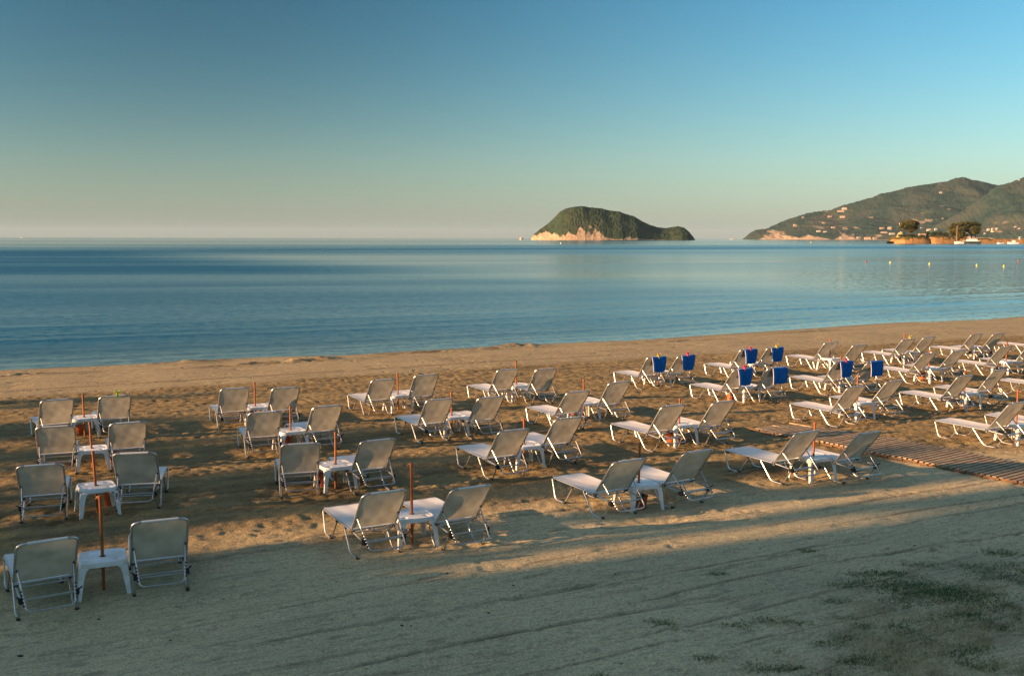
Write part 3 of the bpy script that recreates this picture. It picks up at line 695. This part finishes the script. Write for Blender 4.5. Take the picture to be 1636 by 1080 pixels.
# ------------------------------------------------------------------ island, hills, cape
def rock_veg_material(name, veg1, veg2, veg3, rock1, rock2, sc):
    m = bpy.data.materials.new(name); m.use_nodes = True; t = m.node_tree; p = t.nodes['Principled BSDF']
    p.inputs['Roughness'].default_value = .95; p.inputs['Specular IOR Level'].default_value = .1
    tc = t.nodes.new('ShaderNodeTexCoord'); v = tc.outputs['Object']
    a = noise(t, v, .35*sc, 5, .65).outputs['Fac']; b = noise(t, v, .06*sc, 4).outputs['Fac']; c_ = noise(t, v, .9*sc, 3).outputs['Fac']
    c = mixc(t, mapr(t, a, .35, .65), veg1, veg2); c = mixc(t, mapr(t, b, .45, .62, 0, .8), c, veg3)
    r = mixc(t, mapr(t, c_, .35, .65), rock1, rock2)
    c = mixc(t, attr_node(t, 'rock'), c, r); t.links.new(c, p.inputs['Base Color'])
    return m
def headland(name, prof_px, Y, depth, base_py, nx, ny, canopy, cs, rockfn, m, front_pow=1.0, ext=None, ridge=None):
    """heights from a ridge line, measured at distance Y, that falls to the sea before and behind"""
    xs = np.array([far(a, base_py, Y).x for a, b in prof_px]); zs = np.array([far(a, b, Y).z-SEA for a, b in prof_px])
    gx = np.linspace(xs[0], xs[-1], nx); gy = np.linspace(Y-depth, Y+depth, ny); X, Yg = np.meshgrid(gx, gy)
    P = np.interp(X, xs, zs); P = np.maximum(P, .01)
    top = zs.max(); half = depth*np.clip((P/top), 0, 1)**.55*.97+1e-3
    t = (Yg-Y)/half; tt = np.clip(1-np.abs(t), 0, 1)
    h = P*(tt**front_pow)
    if ridge is not None: h = ridge(X, t, P, h)
    lump = canopy*(1-np.abs(fbm(X/cs, Yg/cs, 3, 700, .55)))*sstep(0, canopy*2.5, h)
    k = lump-canopy*.7
    rk = rockfn(X, Yg, h, t, P) 
    h = h+k*(1-rk)*np.clip(tt*30, 0, 1)+rk*canopy*.6*fbm(X/cs*.8, h/cs*1.2, 3, 720)*sstep(0, canopy, h)
    h = np.where(np.abs(t) >= 1, -3.0, np.maximum(h, -3))+SEA
    return np_mesh(name, np.stack([X.ravel(), Yg.ravel(), h.ravel()], 1), grid_faces(nx, ny), m, smooth=True, attrs=dict(rock=rk))
IY = 2800.0
isl = [(98,388),(130,350),(180,310),(240,270),(300,215),(350,160),(400,132),(470,118),(545,112),(600,122),(700,128),(780,148),(860,152),(900,172),(990,197),(1060,240),(1130,272),(1200,295),(1280,302),(1330,292),(1380,285),(1430,298),(1470,330),(1500,365),(1526,389)]
isl = [(830+a*.1834, 310+b*.1834) for a, b in isl]
ISX = [far(a, 380, IY).x for a, b in isl]
def irock(X, Yg, h, t, P):
    px = 818+X/IY*FPX; cx = (px-830)/.1834
    top = np.interp(cx, [90, 150, 230, 260, 330, 420, 480, 500, 540, 545, 560, 600, 620, 690, 720, 870, 880, 990, 1010, 1250, 1270, 1530], [60, 60, 75, 75, 50, 62, 60, 100, 105, 35, 105, 95, 70, 35, 14, 10, 28, 26, 9, 8, 3, 3])*.1834*IY/FPX
    n = fbm(X/14, Yg/40+h/30, 4, 740)
    return sstep(-2, 2, top*.86*(1+1.15*n)-h)*(t < .2)
mi = rock_veg_material('island_cover', (.014, .034, .022), (.044, .064, .034), (.05, .058, .036), (.46, .34, .23), (.22, .16, .11), .25)
def ishape(X, t, P, h):
    tf = np.clip(1-np.abs(t), 0, 1)
    prof = np.clip(tf*7, 0, 1)*.26+.74*np.sin(tf*math.pi/2)**1.25
    n = .12*fbm(X/60, t*2, 3, 750)*np.sin(np.pi*np.clip(tf, 0, 1))
    return P*np.clip(prof+n*1.0, 0, 1.0)
io = headland('rocky_island', isl, IY, 120, 380, 420, 200, 5.0, 7.5, irock, mi, ridge=ishape); tag(io, kind='structure')
# islet left of the island and one by the hills
def rocklet(px, py, Y, w_, h_, label):
    mb = MB(); p = far(px, py, Y); rr = random.Random(int(px))
    mb.ball((0, 0, 0), 1, 12, 8, (w_/2, w_/3, h_)); mb.v = [(x*(1+.25*rr.uniform(-1, 1)), y, max(-.5, z*(1+.3*rr.uniform(-1, 1)))) for x, y, z in mb.v]
    o = mb.build('sea_rock', M['stone'], smooth=False); o.location = (p.x, Y, SEA); tag(o, label, 'rock')
rocklet(833, 380, IY, 9, 8, 'small reddish rock in the sea left of the island')

HY = 5600.0
hill = [(28,399),(60,372),(95,350),(160,342),(215,315),(300,280),(380,255),(440,242),(520,235),(600,205),(700,180),(770,160),(800,145),(880,130),(960,105),(1030,95),(1100,85),(1180,72),(1230,53),(1275,48),(1330,65),(1400,80),(1470,97),(1560,125),(1700,170),(1900,260),(2100,399)]
hill = [(1180+a*.2787, 270+b*.2787) for a, b in hill]
hill2 = [(1040,396),(1100,340),(1200,285),(1300,228),(1400,150),(1470,97),(1520,85),(1580,62),(1636,42),(1800,5),(2000,-30),(2300,-20),(2700,120),(3000,396)]
hill2 = [(1180+a*.2787, 270+b*.2787) for a, b in hill2]
def hrock(X, Yg, h, t, P):
    px = 818+X/HY*FPX; cx = (px-1180)/.2787
    n = fbm(X/90, h/45, 4, 760)
    top = np.interp(cx, [20, 60, 100, 190, 240, 290, 390, 400, 450, 510, 520, 620, 790, 800, 3000], [4, 6, 34, 26, 9, 20, 4, 8, 33, 8, 3, 5, 8, 7, 7])*.2787*HY/FPX
    a = sstep(-4, 4, top*(1+.9*n)-h)*(t < 0)
    bare = sstep(.30, .46, fbm(X/120, h/35+3, 4, 765))*(cx < 620)*(h > 30)*.55*sstep(700, 300, cx)
    b2 = sstep(.50, .60, fbm(X/60, h/20, 3, 767))*.7*(h < P*.6)
    return np.clip(a+bare+b2, 0, 1)*(t < 0)
def hshape(X, t, P, h):
    tf = np.clip(1-np.abs(t), 0, 1); base = P*(np.clip(tf*9, 0, 1)*.07+.93*tf**1.12)
    q = X+t*900
    sp_ = (1-np.abs(fbm(q/420, t*1.3, 3, 770))*2)*.20+.10*fbm(q/130, t*4, 3, 775)
    return base*(.86+sp_*np.sin(np.pi*np.clip(tf, 0, 1))**.7*1.0*np.where(tf > 0, 1, 0)+.14*tf**6-.10*np.sin(np.pi*tf))
mh = rock_veg_material('hill_cover', (.010, .030, .030), (.032, .052, .042), (.055, .062, .050), (.48, .35, .25), (.22, .17, .11), .09)  # hill greens tinted bluish, part of the haze is in the colour
ho = headland('far_hill', hill, HY, 750, 381.5, 460, 260, 9.0, 16.0, hrock, mh, ridge=hshape); tag(ho, kind='structure')
def hrock2(X, Yg, h, t, P): return (sstep(.50, .60, fbm(X/60, h/20, 3, 780))*.6*(h < P*.5)+sstep(-3, 3, 10*(1+n2(X, h))-h)).clip(0, 1)*(t < 0)
def n2(X, h): return fbm(X/60, h/30, 3, 785)
ho2 = headland('nearer_hill', hill2, 4900.0, 620, 381.5, 620, 200, 9.0, 16.0, hrock2, mh, ridge=hshape); tag(ho2, kind='structure')

# a height lookup by ray for houses on the hills
dg = bpy.context.evaluated_depsgraph_get(); dg.update()
def hit(px, py, objs):
    best = None; o_ = Vector((0, 0, CAMH)); d = ray(px, py)
    for ob in objs:
        ok, loc, nrm, idx = ob.ray_cast(ob.matrix_world.inverted() @ o_, d)
        if ok and (best is None or (loc-o_).length < (best-o_).length): best = loc
    return best
houses = [(1349,333,9,4,'c'),(1343,337,12,3,'p'),(1326,345.5,7,3,'p'),(1346,346,10,4,'p'),(1331,363,7,3,'p'),(1308,369,8,3,'c'),(1318,370,7,2,'c'),(1503,307.5,5,3,'c'),(1628,287.5,3,2,'c'),
          (1409,364.5,8,4,'p'),(1421,364,7,5,'p'),(1412,371,12,3,'p'),(1425,373,10,3,'c'),(1441,357.5,9,4,'c'),(1447,357,6,4,'p'),(1484,367,8,4,'c'),(1495,366,5,4,'c'),(1472,364,4,2,'c'),(1506,349,3,2,'c'),
          (1579,366.5,5,4,'c'),(1586,366,5,5,'c'),(1592,365,4,3,'c'),(1590,369.5,14,2,'p'),(1573,373,3,3,'c'),(1622,362,4,2,'c'),(1628,365,4,3,'p'),(1361,380,8,4,'p'),(1372,379.5,8,3,'c'),(1386,380,12,4,'p'),(1398,380,8,3,'p'),(1270,359,5,2,'c'),(1283,347,4,2,'p')]
hw = ['on the left slope above the white cliff', 'on the wooded slope behind the cape', 'near the shore below the hills']
cnt = 0
def house(px, py, wpx, hpx, kind_, label):
    p = hit(px, py+hpx*.4, (ho, ho2)) or far(px, py, 5000)
    s_ = p.y/FPX; w_, h_ = wpx*s_*.8, hpx*s_*.8; dp = w_*.6
    root = empty('hill_house', (p.x, p.y, p.z-1), R(random.uniform(-15, 15)))
    MB().box((0, 0, h_*.35-1), (w_, dp, h_*.75+2)).build('wall', M['plaster' if kind_ == 'p' else 'cream'], root, smooth=False)
    r_ = MB(); zt = h_*.72
    r_.add([(-w_*.53, -dp*.55, zt), (w_*.53, -dp*.55, zt), (w_*.53, dp*.55, zt), (-w_*.53, dp*.55, zt), (-w_*.3, 0, zt+h_*.3), (w_*.3, 0, zt+h_*.3)], [(0, 1, 5, 4), (2, 3, 4, 5), (1, 2, 5), (3, 0, 4), (3, 2, 1, 0)])
    r_.build('roof', M['roof' if kind_ == 'p' else 'plaster'], root, smooth=False)
    wn = MB(); k = max(2, int(w_/6))
    for i in range(k): wn.box(((i+.5)/k*w_-w_/2, -dp/2-.05, h_*.35), (w_/k*.35, .1, h_*.22))
    wn.build('window_row', M['winw'], root, smooth=False)
    tag(root, label, 'house', 'houses scattered on the far hills')
hl = ['long pale house high on the left slope of the hill', 'low pink roofed house just below the highest left slope house', 'pink roofed house alone at mid height on the left slope', 'wide pink roofed house right of the lone one at mid height',
 'small pink house above the shore between cliff and cape', 'white house just above the white sea cliff', 'low cream house right of the one above the cliff', 'cream house near the top of the main hill', 'tiny cream house on the ridge at the right edge',
 'pinkish house left of the peach one above the cape tip', 'tall peach house above the cape tip', 'long low terrace house below the two above the cape tip', 'cream low house right of the long terrace', 'cream house directly above the left pine', 'pink roofed house touching the one above the left pine',
 'bright white house between the two pine groups', 'small pale house just right of the bright white one', 'tiny cream house right of the left pine crown', 'tiny house on the slope above the bright white house',
 'leftmost white house of the cluster right of the big pines', 'middle taller house of the cluster right of the big pines', 'rightmost house of the cluster right of the big pines', 'long low building under the cluster right of the pines', 'tiny house low between the pines and harbour',
 'small cream house highest at the right edge slope', 'small pink roofed house below the highest right edge one', 'peach waterside house left of the cape', 'cream waterside house in the low shore strip', 'long peach building on the shore left of the cape', 'peach shore building nearest the cape tip',
 'small cream hut on the slope left of the white cliff', 'tiny pink roofed hut on the bare left slope']
for k, (a, b, c_, d_, e_) in enumerate(houses): house(a, b, c_, d_, e_, hl[k])

# ---- cape with pines
CYD = 980.0
cape = [(155,386),(200,350),(230,322),(300,318),(420,322),(500,335),(520,350),(560,325),(700,322),(810,335),(835,345),(1000,350),(1160,352),(1300,360),(1700,364)]
cape = [(1400+a*.1443, 330+b*.1443) for a, b in cape]
def crock(X, Yg, h, t, P):
    px = 818+X/CYD*FPX
    top = 4.8+2.0*fbm(X/6, X*0, 3, 790); n = fbm(X/3, h/2, 3, 792)
    return sstep(-.4, .4, top*(1+.5*n)-h)*(t < .3)
def cshape(X, t, P, h):
    tf = np.clip(1-np.abs(t), 0, 1); return P*np.clip(np.clip(tf*6, 0, 1)*.75+.25*tf+.10*fbm(X/5, t*3, 3, 795), 0, 1.05)
mc = rock_veg_material('cape_cover', (.035, .045, .014), (.085, .08, .025), (.12, .08, .03), (.42, .24, .09), (.20, .11, .05), 1.2)
co = headland('rocky_cape', cape, CYD, 22, 388, 460, 90, .7, 1.6, crock, mc, ridge=cshape); tag(co, kind='structure')
# dark reef in front of the cape tip
def leafball(name, lobes, n, size, m, parent, seed, sheet=.0):
    g = np.random.default_rng(seed); C = []; S = []
    tot = sum(l[3]*l[4]*l[5] for l in lobes)
    for (x, y, z, a, b, c_) in lobes:
        k = max(20, int(n*a*b*c_/tot)); d = g.normal(0, 1, (k, 3)); d /= np.linalg.norm(d, axis=1)[:, None]
        r = g.uniform(.25, 1, (k, 1))**.45*(1+.22*g.normal(0, 1, (k, 1))*.5)
        C.append(np.array([x, y, z])+d*r*np.array([a, b, c_]))
    C = np.concatenate(C); k = len(C)
    u = g.normal(0, 1, (k, 3)); u /= np.linalg.norm(u, axis=1)[:, None]; w_ = g.normal(0, 1, (k, 3)); v = np.cross(u, w_); v /= np.linalg.norm(v, axis=1)[:, None]
    s_ = size*g.uniform(.5, 1.3, (k, 1)); u *= s_; v *= s_*.6
    V_ = np.concatenate([C-u, C-v, C+u, C+v]); i = np.arange(k)
    return np_mesh(name, V_, np.stack([i, i+k, i+2*k, i+3*k], 1), m, parent, smooth=False)
leafm = mat('pine_needles', (.13, .12, .028), .8, col2=(.05, .06, .016), vscale=.22, trans=.25)
leafd = mat('broad_leaves', (.06, .08, .025), .8, col2=(.03, .045, .015), vscale=.6, trans=.25)
def tree(x, y, z, H_, W_, label, seed, umbrella=True, n=2600, leaf=.55, group='pines on the rocky cape', nm='pine_tree', lm=None, opened=0.0):
    rr = random.Random(seed); root = empty(nm, (x, y, z)); t = MB(); lobes = []
    tb = H_*(.42 if umbrella else .22)
    t.tube([(0, 0, -1), (rr.uniform(-.02, .02)*H_, 0, tb*.5), (rr.uniform(-.04, .04)*H_, 0, tb), (rr.uniform(-.05, .05)*H_, 0, H_*.75)], [H_*.036, H_*.028, H_*.02, H_*.008], 8)
    K = 9
    for i in range(K):
        a = i*2.4+rr.uniform(0, .6); q = W_*.5*rr.uniform(.35, .78); zz = H_*rr.uniform((.40 if nm == 'pine_tree' else .52) if umbrella else .30, .88)
        X_, Y_ = q*math.cos(a), q*math.sin(a)*.8
        t.tube([(0, 0, tb*rr.uniform(.7, 1.1)), (X_*.5, Y_*.5, (tb+zz)/2), (X_, Y_, zz)], [H_*.014, H_*.009, H_*.004], 6)
        lr = W_*rr.uniform(.17, .28)*(1 if nm == 'pine_tree' else .85)
        lobes.append((X_, Y_, zz, lr*1.25, lr*1.15, lr*(.55 if umbrella else .9)))
    lobes.append((0, 0, H_*.86, W_*.25, W_*.22, H_*.12))
    t.build('trunk', M['bark'], root)
    leafball('crown', lobes, n, leaf, lm or leafm, root, seed)
    tag(root, label, 'tree', group); return root
def on_cape(px, dy=0.0):
    p = far(px, 385, CYD+dy); h_ = co.ray_cast(Vector((p.x, p.y, 100)), Vector((0, 0, -1))); return p.x, p.y, (h_[1].z if h_[0] else 3)
for (px, py_top, wpx, lab, um, n, dy) in ((1452, 354.5, 25, 'broad round pine at the left end of the cape', False, 3600, 2), (1522, 356, 14, 'leftmost pine of the big group on the cape', True, 1500, 4), (1536, 353.5, 20, 'pine behind the wooden mast', True, 2400, 3), (1552, 353, 24, 'tallest wide pine in the big group on the cape', True, 3200, 5),
        (1558, 362, 16, 'dark low pine at the right end of the group', False, 1600, -4), (1530, 367, 22, 'low bushy pine below the big group', False, 1600, -6)):
    x, y, z = on_cape(px, dy); ht = far(px, py_top, y).z-z
    tree(x, y, z, ht, wpx*CYD/FPX, lab, int(px), um, n*2, .62)
for px, wpx, hh, lab in ((1482, 9, 5.5, 'dark round bush right of the stone hut'), (1492, 10, 4.6, 'reddish brown bush in the middle of the cape'), (1501, 9, 5.2, 'light green bush in the middle of the cape'), (1511, 10, 4.8, 'dark bush left of the big pines'),
        (1472, 10, 2.6, 'low shrub in front of the stone hut'), (1440, 14, 2.4, 'dark shrub strip on the cape tip'), (1456, 16, 2.6, 'dark shrub strip below the round pine')):
    x, y, z = on_cape(px, -9 if hh < 3 else 0); rr = random.Random(int(px)); W_ = wpx*CYD/FPX
    root = empty('coastal_shrub', (x, y, z-.5)); MB().tube([(0, 0, -.5), (0, 0, hh*.5)], [.2, .06], 6).build('stem', M['bark'], root)
    leafball('foliage', [(rr.uniform(-.3, .3)*W_, 0, hh*rr.uniform(.35, .62), W_*.28, W_*.3, hh*.38) for _ in range(5)], 700, .38, leafd, root, int(px)); tag(root, lab, 'shrub', 'bushes on the rocky cape')
def simple(name, parts, loc, rz, label, cat, group=None):
    root = empty(name, loc, rz)
    for nm, mb, m, sm in parts: mb.build(nm, m, root, smooth=sm)
    tag(root, label, cat, group); return root
x, y, z = on_cape(1473, -4)
simple('stone_hut', [('wall', MB().box((0, 0, 1.6), (5.8, 4, 3.4)), M['stone'], False), ('roof', MB().box((0, 0, 3.42), (6.4, 4.6, .25)), M['roof'], False), ('doorway', MB().box((-.6, -2.02, 1.1), (1.1, .1, 2.2)), M['dark'], False), ('window', MB().box((1.5, -2.02, 1.7), (.9, .1, .9)), M['winw'], False)], (x, y, z-.3), R(-6), 'small flat stone hut right of the round pine on the cape', 'hut')
x, y, z = on_cape(1438, -3)
yr = MB(); yr.ball((0, 0, 1.6), 1, 12, 8, (3.6, 3, 3.6)); rr = random.Random(1); yr.v = [(a*(1+.12*rr.uniform(-1, 1)), b, c_*(1+.12*rr.uniform(-1, 1))+a*.35) for a, b, c_ in yr.v]
o = yr.build('sandstone_rock', mat('yellow_sandstone', (.55, .40, .18), .9, var=.4, vscale=.6)); o.location = (x, y, z-1.5); tag(o, 'bright yellow sandstone block leaning left of the round pine', 'rock')

# ---- boats
def hull_mb(L, B, H_, sheer=.25):
    mb = MB(); n = 14; vs = []; 
    for i in range(n+1):
        s = i/n; b = B/2*(math.sin(math.pi*min(1, .25+s*.75))**.6 if s > .05 else .8); b = B/2*(1-max(0, (s-.55)/.45)**2.2)*.98+.02
        zt = H_*(1+sheer*max(0, s-.4)**2*2.5); x = (s-.5)*L
        vs += [(x, -b, zt), (x-.04*L*s*0, -b*.72, -.3), (x, 0, -.5), (x, b*.72, -.3), (x, b, zt)]
    fs = [(i*5+k, i*5+k+1, (i+1)*5+k+1, (i+1)*5+k) for i in range(n) for k in range(4)]
    fs += [(i*5+4, i*5, (i+1)*5, (i+1)*5+4) for i in range(n)]+[(0, 1, 2, 3, 4)]
    return mb.add(vs, fs)
BY = 930.0
p = far(1532, 386, BY)
simple('sailing_boat', [('hull', hull_mb(8.6, 2.6, 1.7), M['hull'], True), ('cabin', MB().box((-.3, 0, 1.95), (3.2, 1.7, .6), 0, .85), M['hull'], False), ('cabin_window', MB().box((-.3, -.87, 1.95), (2.2, .06, .25)), M['dark'], False),
    ('mast', MB().tube([(2.2, 0, 1.5), (2.2, 0, 16.2)], [.20, .13], 8), M['mast'], True), ('boom', MB().tube([(2.2, 0, 3.0), (-2.4, 0, 3.0)], .12, 8), M['mast'], True), ('forestay', MB().tube([(2.2, 0, 16), (4.2, 0, 2.2)], .03, 5), M['alu'], True)],
    (p.x, BY, SEA), R(180), 'white sailing boat with tall wooden mast moored off the cape', 'boat')
p = far(1551, 386, BY+14)
simple('tour_boat', [('hull', hull_mb(18, 4.4, 2.1), M['green_hull'], True), ('deck_rail', MB().box((0, 0, 2.35), (16, 4.1, .35)), M['hull'], False), ('wheelhouse', MB().box((-1.2, 0, 3.4), (9.5, 3.2, 1.8), 0, .93), M['hull'], False),
    ('window_band', MB().box((-1.2, -1.61, 3.5), (8.4, .08, .7)), M['dark'], False), ('sun_roof', MB().box((-1.6, 0, 4.9), (6.6, 2.9, .22)), M['hull'], False), ('roof_post', MB().box((-1.6, 0, 4.55), (5.4, 1.6, .55)), M['cream'], False),
    ('flag_pole', MB().tube([(6.6, 0, 2.3), (6.6, 0, 6.4)], .09, 6), M['mast'], True)], (p.x, BY+14, SEA), R(178), 'long tour boat with dark green hull beside the white sailboat', 'boat')
p = far(1598, 386.5, BY+5)
simple('motor_boat', [('hull', hull_mb(6.4, 2.3, 1.2), M['hull'], True), ('windscreen', MB().box((.2, 0, 1.6), (2.8, 1.7, .8), 0, .7), M['dark'], False), ('canopy', MB().box((-.4, 0, 2.1), (2.4, 1.8, .12)), M['hull'], False)], (p.x, BY+5, SEA), R(185), 'small white motorboat with dark windscreen by the quay', 'boat', 'small boats by the quay')
p = far(1618, 386.5, BY+5)
simple('fishing_boat', [('hull', hull_mb(9.6, 2.8, 1.4), M['hull'], True), ('wheelhouse', MB().box((-1, 0, 2.3), (2.3, 1.7, 2.0), 0, .85), M['hull'], False), ('window', MB().box((-1, -.85, 2.6), (1.5, .06, .5)), M['dark'], False), ('bow_mast', MB().tube([(1, 0, 1.3), (1, 0, 4.4)], .08, 6), M['alu'], True)], (p.x, BY+5, SEA), R(176), 'white fishing boat with small wheelhouse at the right edge', 'boat', 'small boats by the quay')
# quay
x0 = far(1564, 385, 970).x; x1 = far(1900, 385, 970).x
q = MB(); q.box(((x0+x1)/2, 985, .7), (x1-x0, 26, 2.0)); rr = random.Random(8)
xx = x0
while xx < x1-3:
    w_ = rr.uniform(1.2, 3.2); q.box((xx+w_/2, 972.2-rr.uniform(0, .8), .1+rr.uniform(.2, .8)), (w_*.92, rr.uniform(1.4, 2.2), rr.uniform(1, 1.8)), rr.uniform(-.2, .2)); xx += w_
qo = q.build('stone_quay', M['stone'], smooth=False); root = empty('quay_wall', (0, 0, SEA)); qo.parent = root
q2 = MB(); q2.box(((x0+x1)/2, 994, 2.6), (x1-x0, 2.0, 2.0)); q2.build('parapet', M['plaster'], root, smooth=False); tag(root, 'long pinkish stone quay stretching right from the cape', 'quay')
p = far(1629, 384, 975)
simple('harbour_beacon', [('tower', MB().lathe((0, 0, 0), [(1.0, 0), (.8, 3.0), (1.3, 3.0), (1.3, 3.3), (.6, 3.3), (.6, 4.6), (0, 5.2)], 12), M['cream'], True), ('lamp_roof', MB().box((0, 0, 5.0), (2.2, 2.2, .25)), M['hull'], False)], (p.x, 975, 1.3), 0, 'small cream harbour beacon standing on the quay', 'beacon')
# buoys
for k, (px, py, c_, lab) in enumerate(((1422.4, 420.6, 'yellow', 'yellow buoy furthest left of the yellow four'), (1485, 422.5, 'yellow', 'yellow buoy second from the left of the four'), (1560.5, 424.8, 'yellow', 'yellow buoy second from the right of the four'), (1603.8, 426.2, 'yellow', 'yellow buoy nearest the right edge'),
        (1627.5, 418.7, 'terra', 'faded orange buoy near the right edge of the sea'), (1383.5, 419.5, 'terra', 'faded orange buoy left of the yellow buoys'), (1295.5, 388.3, 'yellow', 'tiny yellow buoy far out before the white cliff'), (896, 389.5, 'hull', 'tiny white buoy far out before the island'))):
    p = at(px, py, SEA); r0 = 1.55*p.y/FPX if py > 400 else 1.0*p.y/FPX
    mb = MB().lathe((0, 0, 0), [(0, -r0*.5), (r0*.8, -r0*.3), (r0*.95, r0*.3), (r0*.75, r0*1.2), (r0*.3, r0*1.7), (r0*.3, r0*2.0), (0, r0*2.0)], 12)
    o = mb.build('marker_buoy', M[c_]); o.location = (p.x, p.y, SEA); tag(o, lab, 'buoy', 'buoys floating off the beach')
# distant boats on the horizon
for px, Y, L, lab in ((35, 6000, 22, 'tiny boat on the horizon at the far left'), (1170, 5200, 26, 'tiny pale boat on the horizon left of the hills')):
    p = far(px, 381, Y)
    simple('distant_boat', [('hull', hull_mb(L, L*.25, L*.12), M['hull'], True), ('cabin', MB().box((0, 0, L*.18), (L*.4, L*.18, L*.14), 0, .8), M['plaster'], False)], (p.x, Y, SEA), 0, lab, 'boat', 'boats on the horizon')
# birds
def bird(px, py, Y, s_, bank, lab):
    p = far(px, py, Y); mb = MB()
    mb.tube([(0, -.22, 0), (0, -.1, .01), (0, .08, .012), (0, .2, .01), (0, .27, .015)], [.015, .05, .055, .03, .01], 8)
    for s in (-1, 1):
        mb.add([(0, .1, .02), (s*.28, .08, .10), (s*.62, -.06, .04), (s*.27, -.07, .09), (0, -.08, .02), (0, .1, .005), (s*.28, .08, .088), (s*.27, -.07, .078), (0, -.08, .005)],
               [(0, 1, 3, 4), (1, 2, 3), (5, 8, 7, 6), (6, 7, 2), (0, 5, 6, 1), (4, 3, 7, 8), (1, 6, 2), (3, 2, 7)])
    mb.add([(-.03, -.2, .01), (.03, -.2, .01), (.06, -.34, .01), (-.06, -.34, .01)], [(0, 1, 2, 3)])
    o = mb.build('bird', mat('dark_feathers', (.05, .045, .04), .8)); o.location = p; o.scale = (s_,)*3; o.rotation_euler = (R(15), R(bank), R(40)); tag(o, lab, 'bird', 'birds in the sky')
bird(587.5, 217, 240, .55, 25, 'tiny dark bird in the middle of the blue sky'); bird(1237.5, 218.5, 260, .45, -20, 'tiny dark bird in the pale sky left of the hills'); bird(68, 333, 240, .6, 5, 'tiny dark bird low over the left horizon')

# ------------------------------------------------------------------ unseen, guessed casters of the long shadows: hotel, added block and trees, behind left
l2 = Vector((math.cos(R(LAZ)), math.sin(R(LAZ)), 0)); n2_ = Vector((-math.sin(R(LAZ)), math.cos(R(LAZ)), 0))
def sw(s, w_): return l2*s+n2_*w_
def hotel():
    c = sw(-52, -5.85); root = empty('beach_hotel', (c.x, c.y, 0), R(LAZ)); W_, D_, H_ = 16, 34.0, 15.0
    MB().box((0, 0, H_/2), (W_, D_, H_)).build('wall', M['cream'], root, smooth=False)
    MB().box((0, 0, H_+.2), (W_+.8, D_+.6, .4)).build('roof', M['roof'], root, smooth=False)
    for st in range(4):
        for j in range(7):
            y_ = -D_/2+2.6+j*4.8; z_ = 2+st*3.5
            f = MB().box((W_/2+.04, y_, z_), (.12, 1.9, 1.6)).build('window', M['hull'], root, smooth=False)
            MB().box((W_/2+.12, y_, z_), (.06, 1.6, 1.3)).build('pane', M['winw'], f, smooth=False)
    tag(root, 'four storey cream hotel behind the left end of the beach', 'hotel')
hotel()
def shade_tree(s, w_, H_, W_, seed, n, lab, leaf=.22):
    p = sw(s, w_); tree(p.x, p.y, 0, H_, W_, lab, seed, False, n, leaf, 'garden trees left of the beach', 'garden_tree', leafd)
def make_shade_block():
    c = sw(-50, 12.1); root = empty('shade_block', (c.x, c.y, 0), R(LAZ))  # unseen block, sized so its shadow ends among the front beds
    MB().box((0, 0, 4.9), (12, 1.9, 9.8)).build('wall', M['plaster'], root, smooth=False); MB().box((0, 0, 9.92), (12.4, 2.0, .24)).build('roof', M['roof'], root, smooth=False)
    for j in range(3): MB().box((6.04, 0, 2+j*3), (.1, .6, 1.3)).build('window', M['winw'], root, smooth=False)
    tag(root, 'unseen narrow block added to shade the front sunbeds', 'building')
make_shade_block()
for k, (s, w_, H_, W_, n) in enumerate(((-43.5, 11.74, 14.0, .80, 2600), (-44, 12.9, 13.4, 1.3, 2300), (-42, 14.6, 12.2, 2.6, 1100), (-41, 17.0, 11.0, 3.8, 1150), (-39, 20.0, 10.2, 3.6, 900), (-42, 22.6, 10.2, 2.8, 500), (-46, 26.5, 10.5, 2.6, 350))):
    shade_tree(s, w_, H_, W_, 900+k, n, ['slim columnar tree beside the hotel corner', 'tall slim garden tree just behind the columnar one', 'second garden tree from the hotel', 'broad garden tree third from the hotel', 'thin crowned garden tree fourth from the hotel', 'small thin garden tree near the shore', 'sparse garden tree closest to the sea'][k])

# ------------------------------------------------------------------ the morning air
hm = bpy.data.materials.new('morning_haze'); hm.use_nodes = True; t = hm.node_tree
for n_ in list(t.nodes):
    if n_.type != 'OUTPUT_MATERIAL': t.nodes.remove(n_)
pv_ = t.nodes.new('ShaderNodeVolumePrincipled'); pv_.inputs['Color'].default_value = (.60, .84, 1, 1); pv_.inputs['Density'].default_value = 1.6e-5; pv_.inputs['Anisotropy'].default_value = .0
t.links.new(pv_.outputs[0], [n_ for n_ in t.nodes if n_.type == 'OUTPUT_MATERIAL'][0].inputs['Volume'])
hb = MB().box((0, 0, 170), (80000, 80000, 370)); hz_ = hb.build('haze', hm, smooth=False); tag(hz_, 'thin even morning haze over the bay', 'haze', kind='stuff')
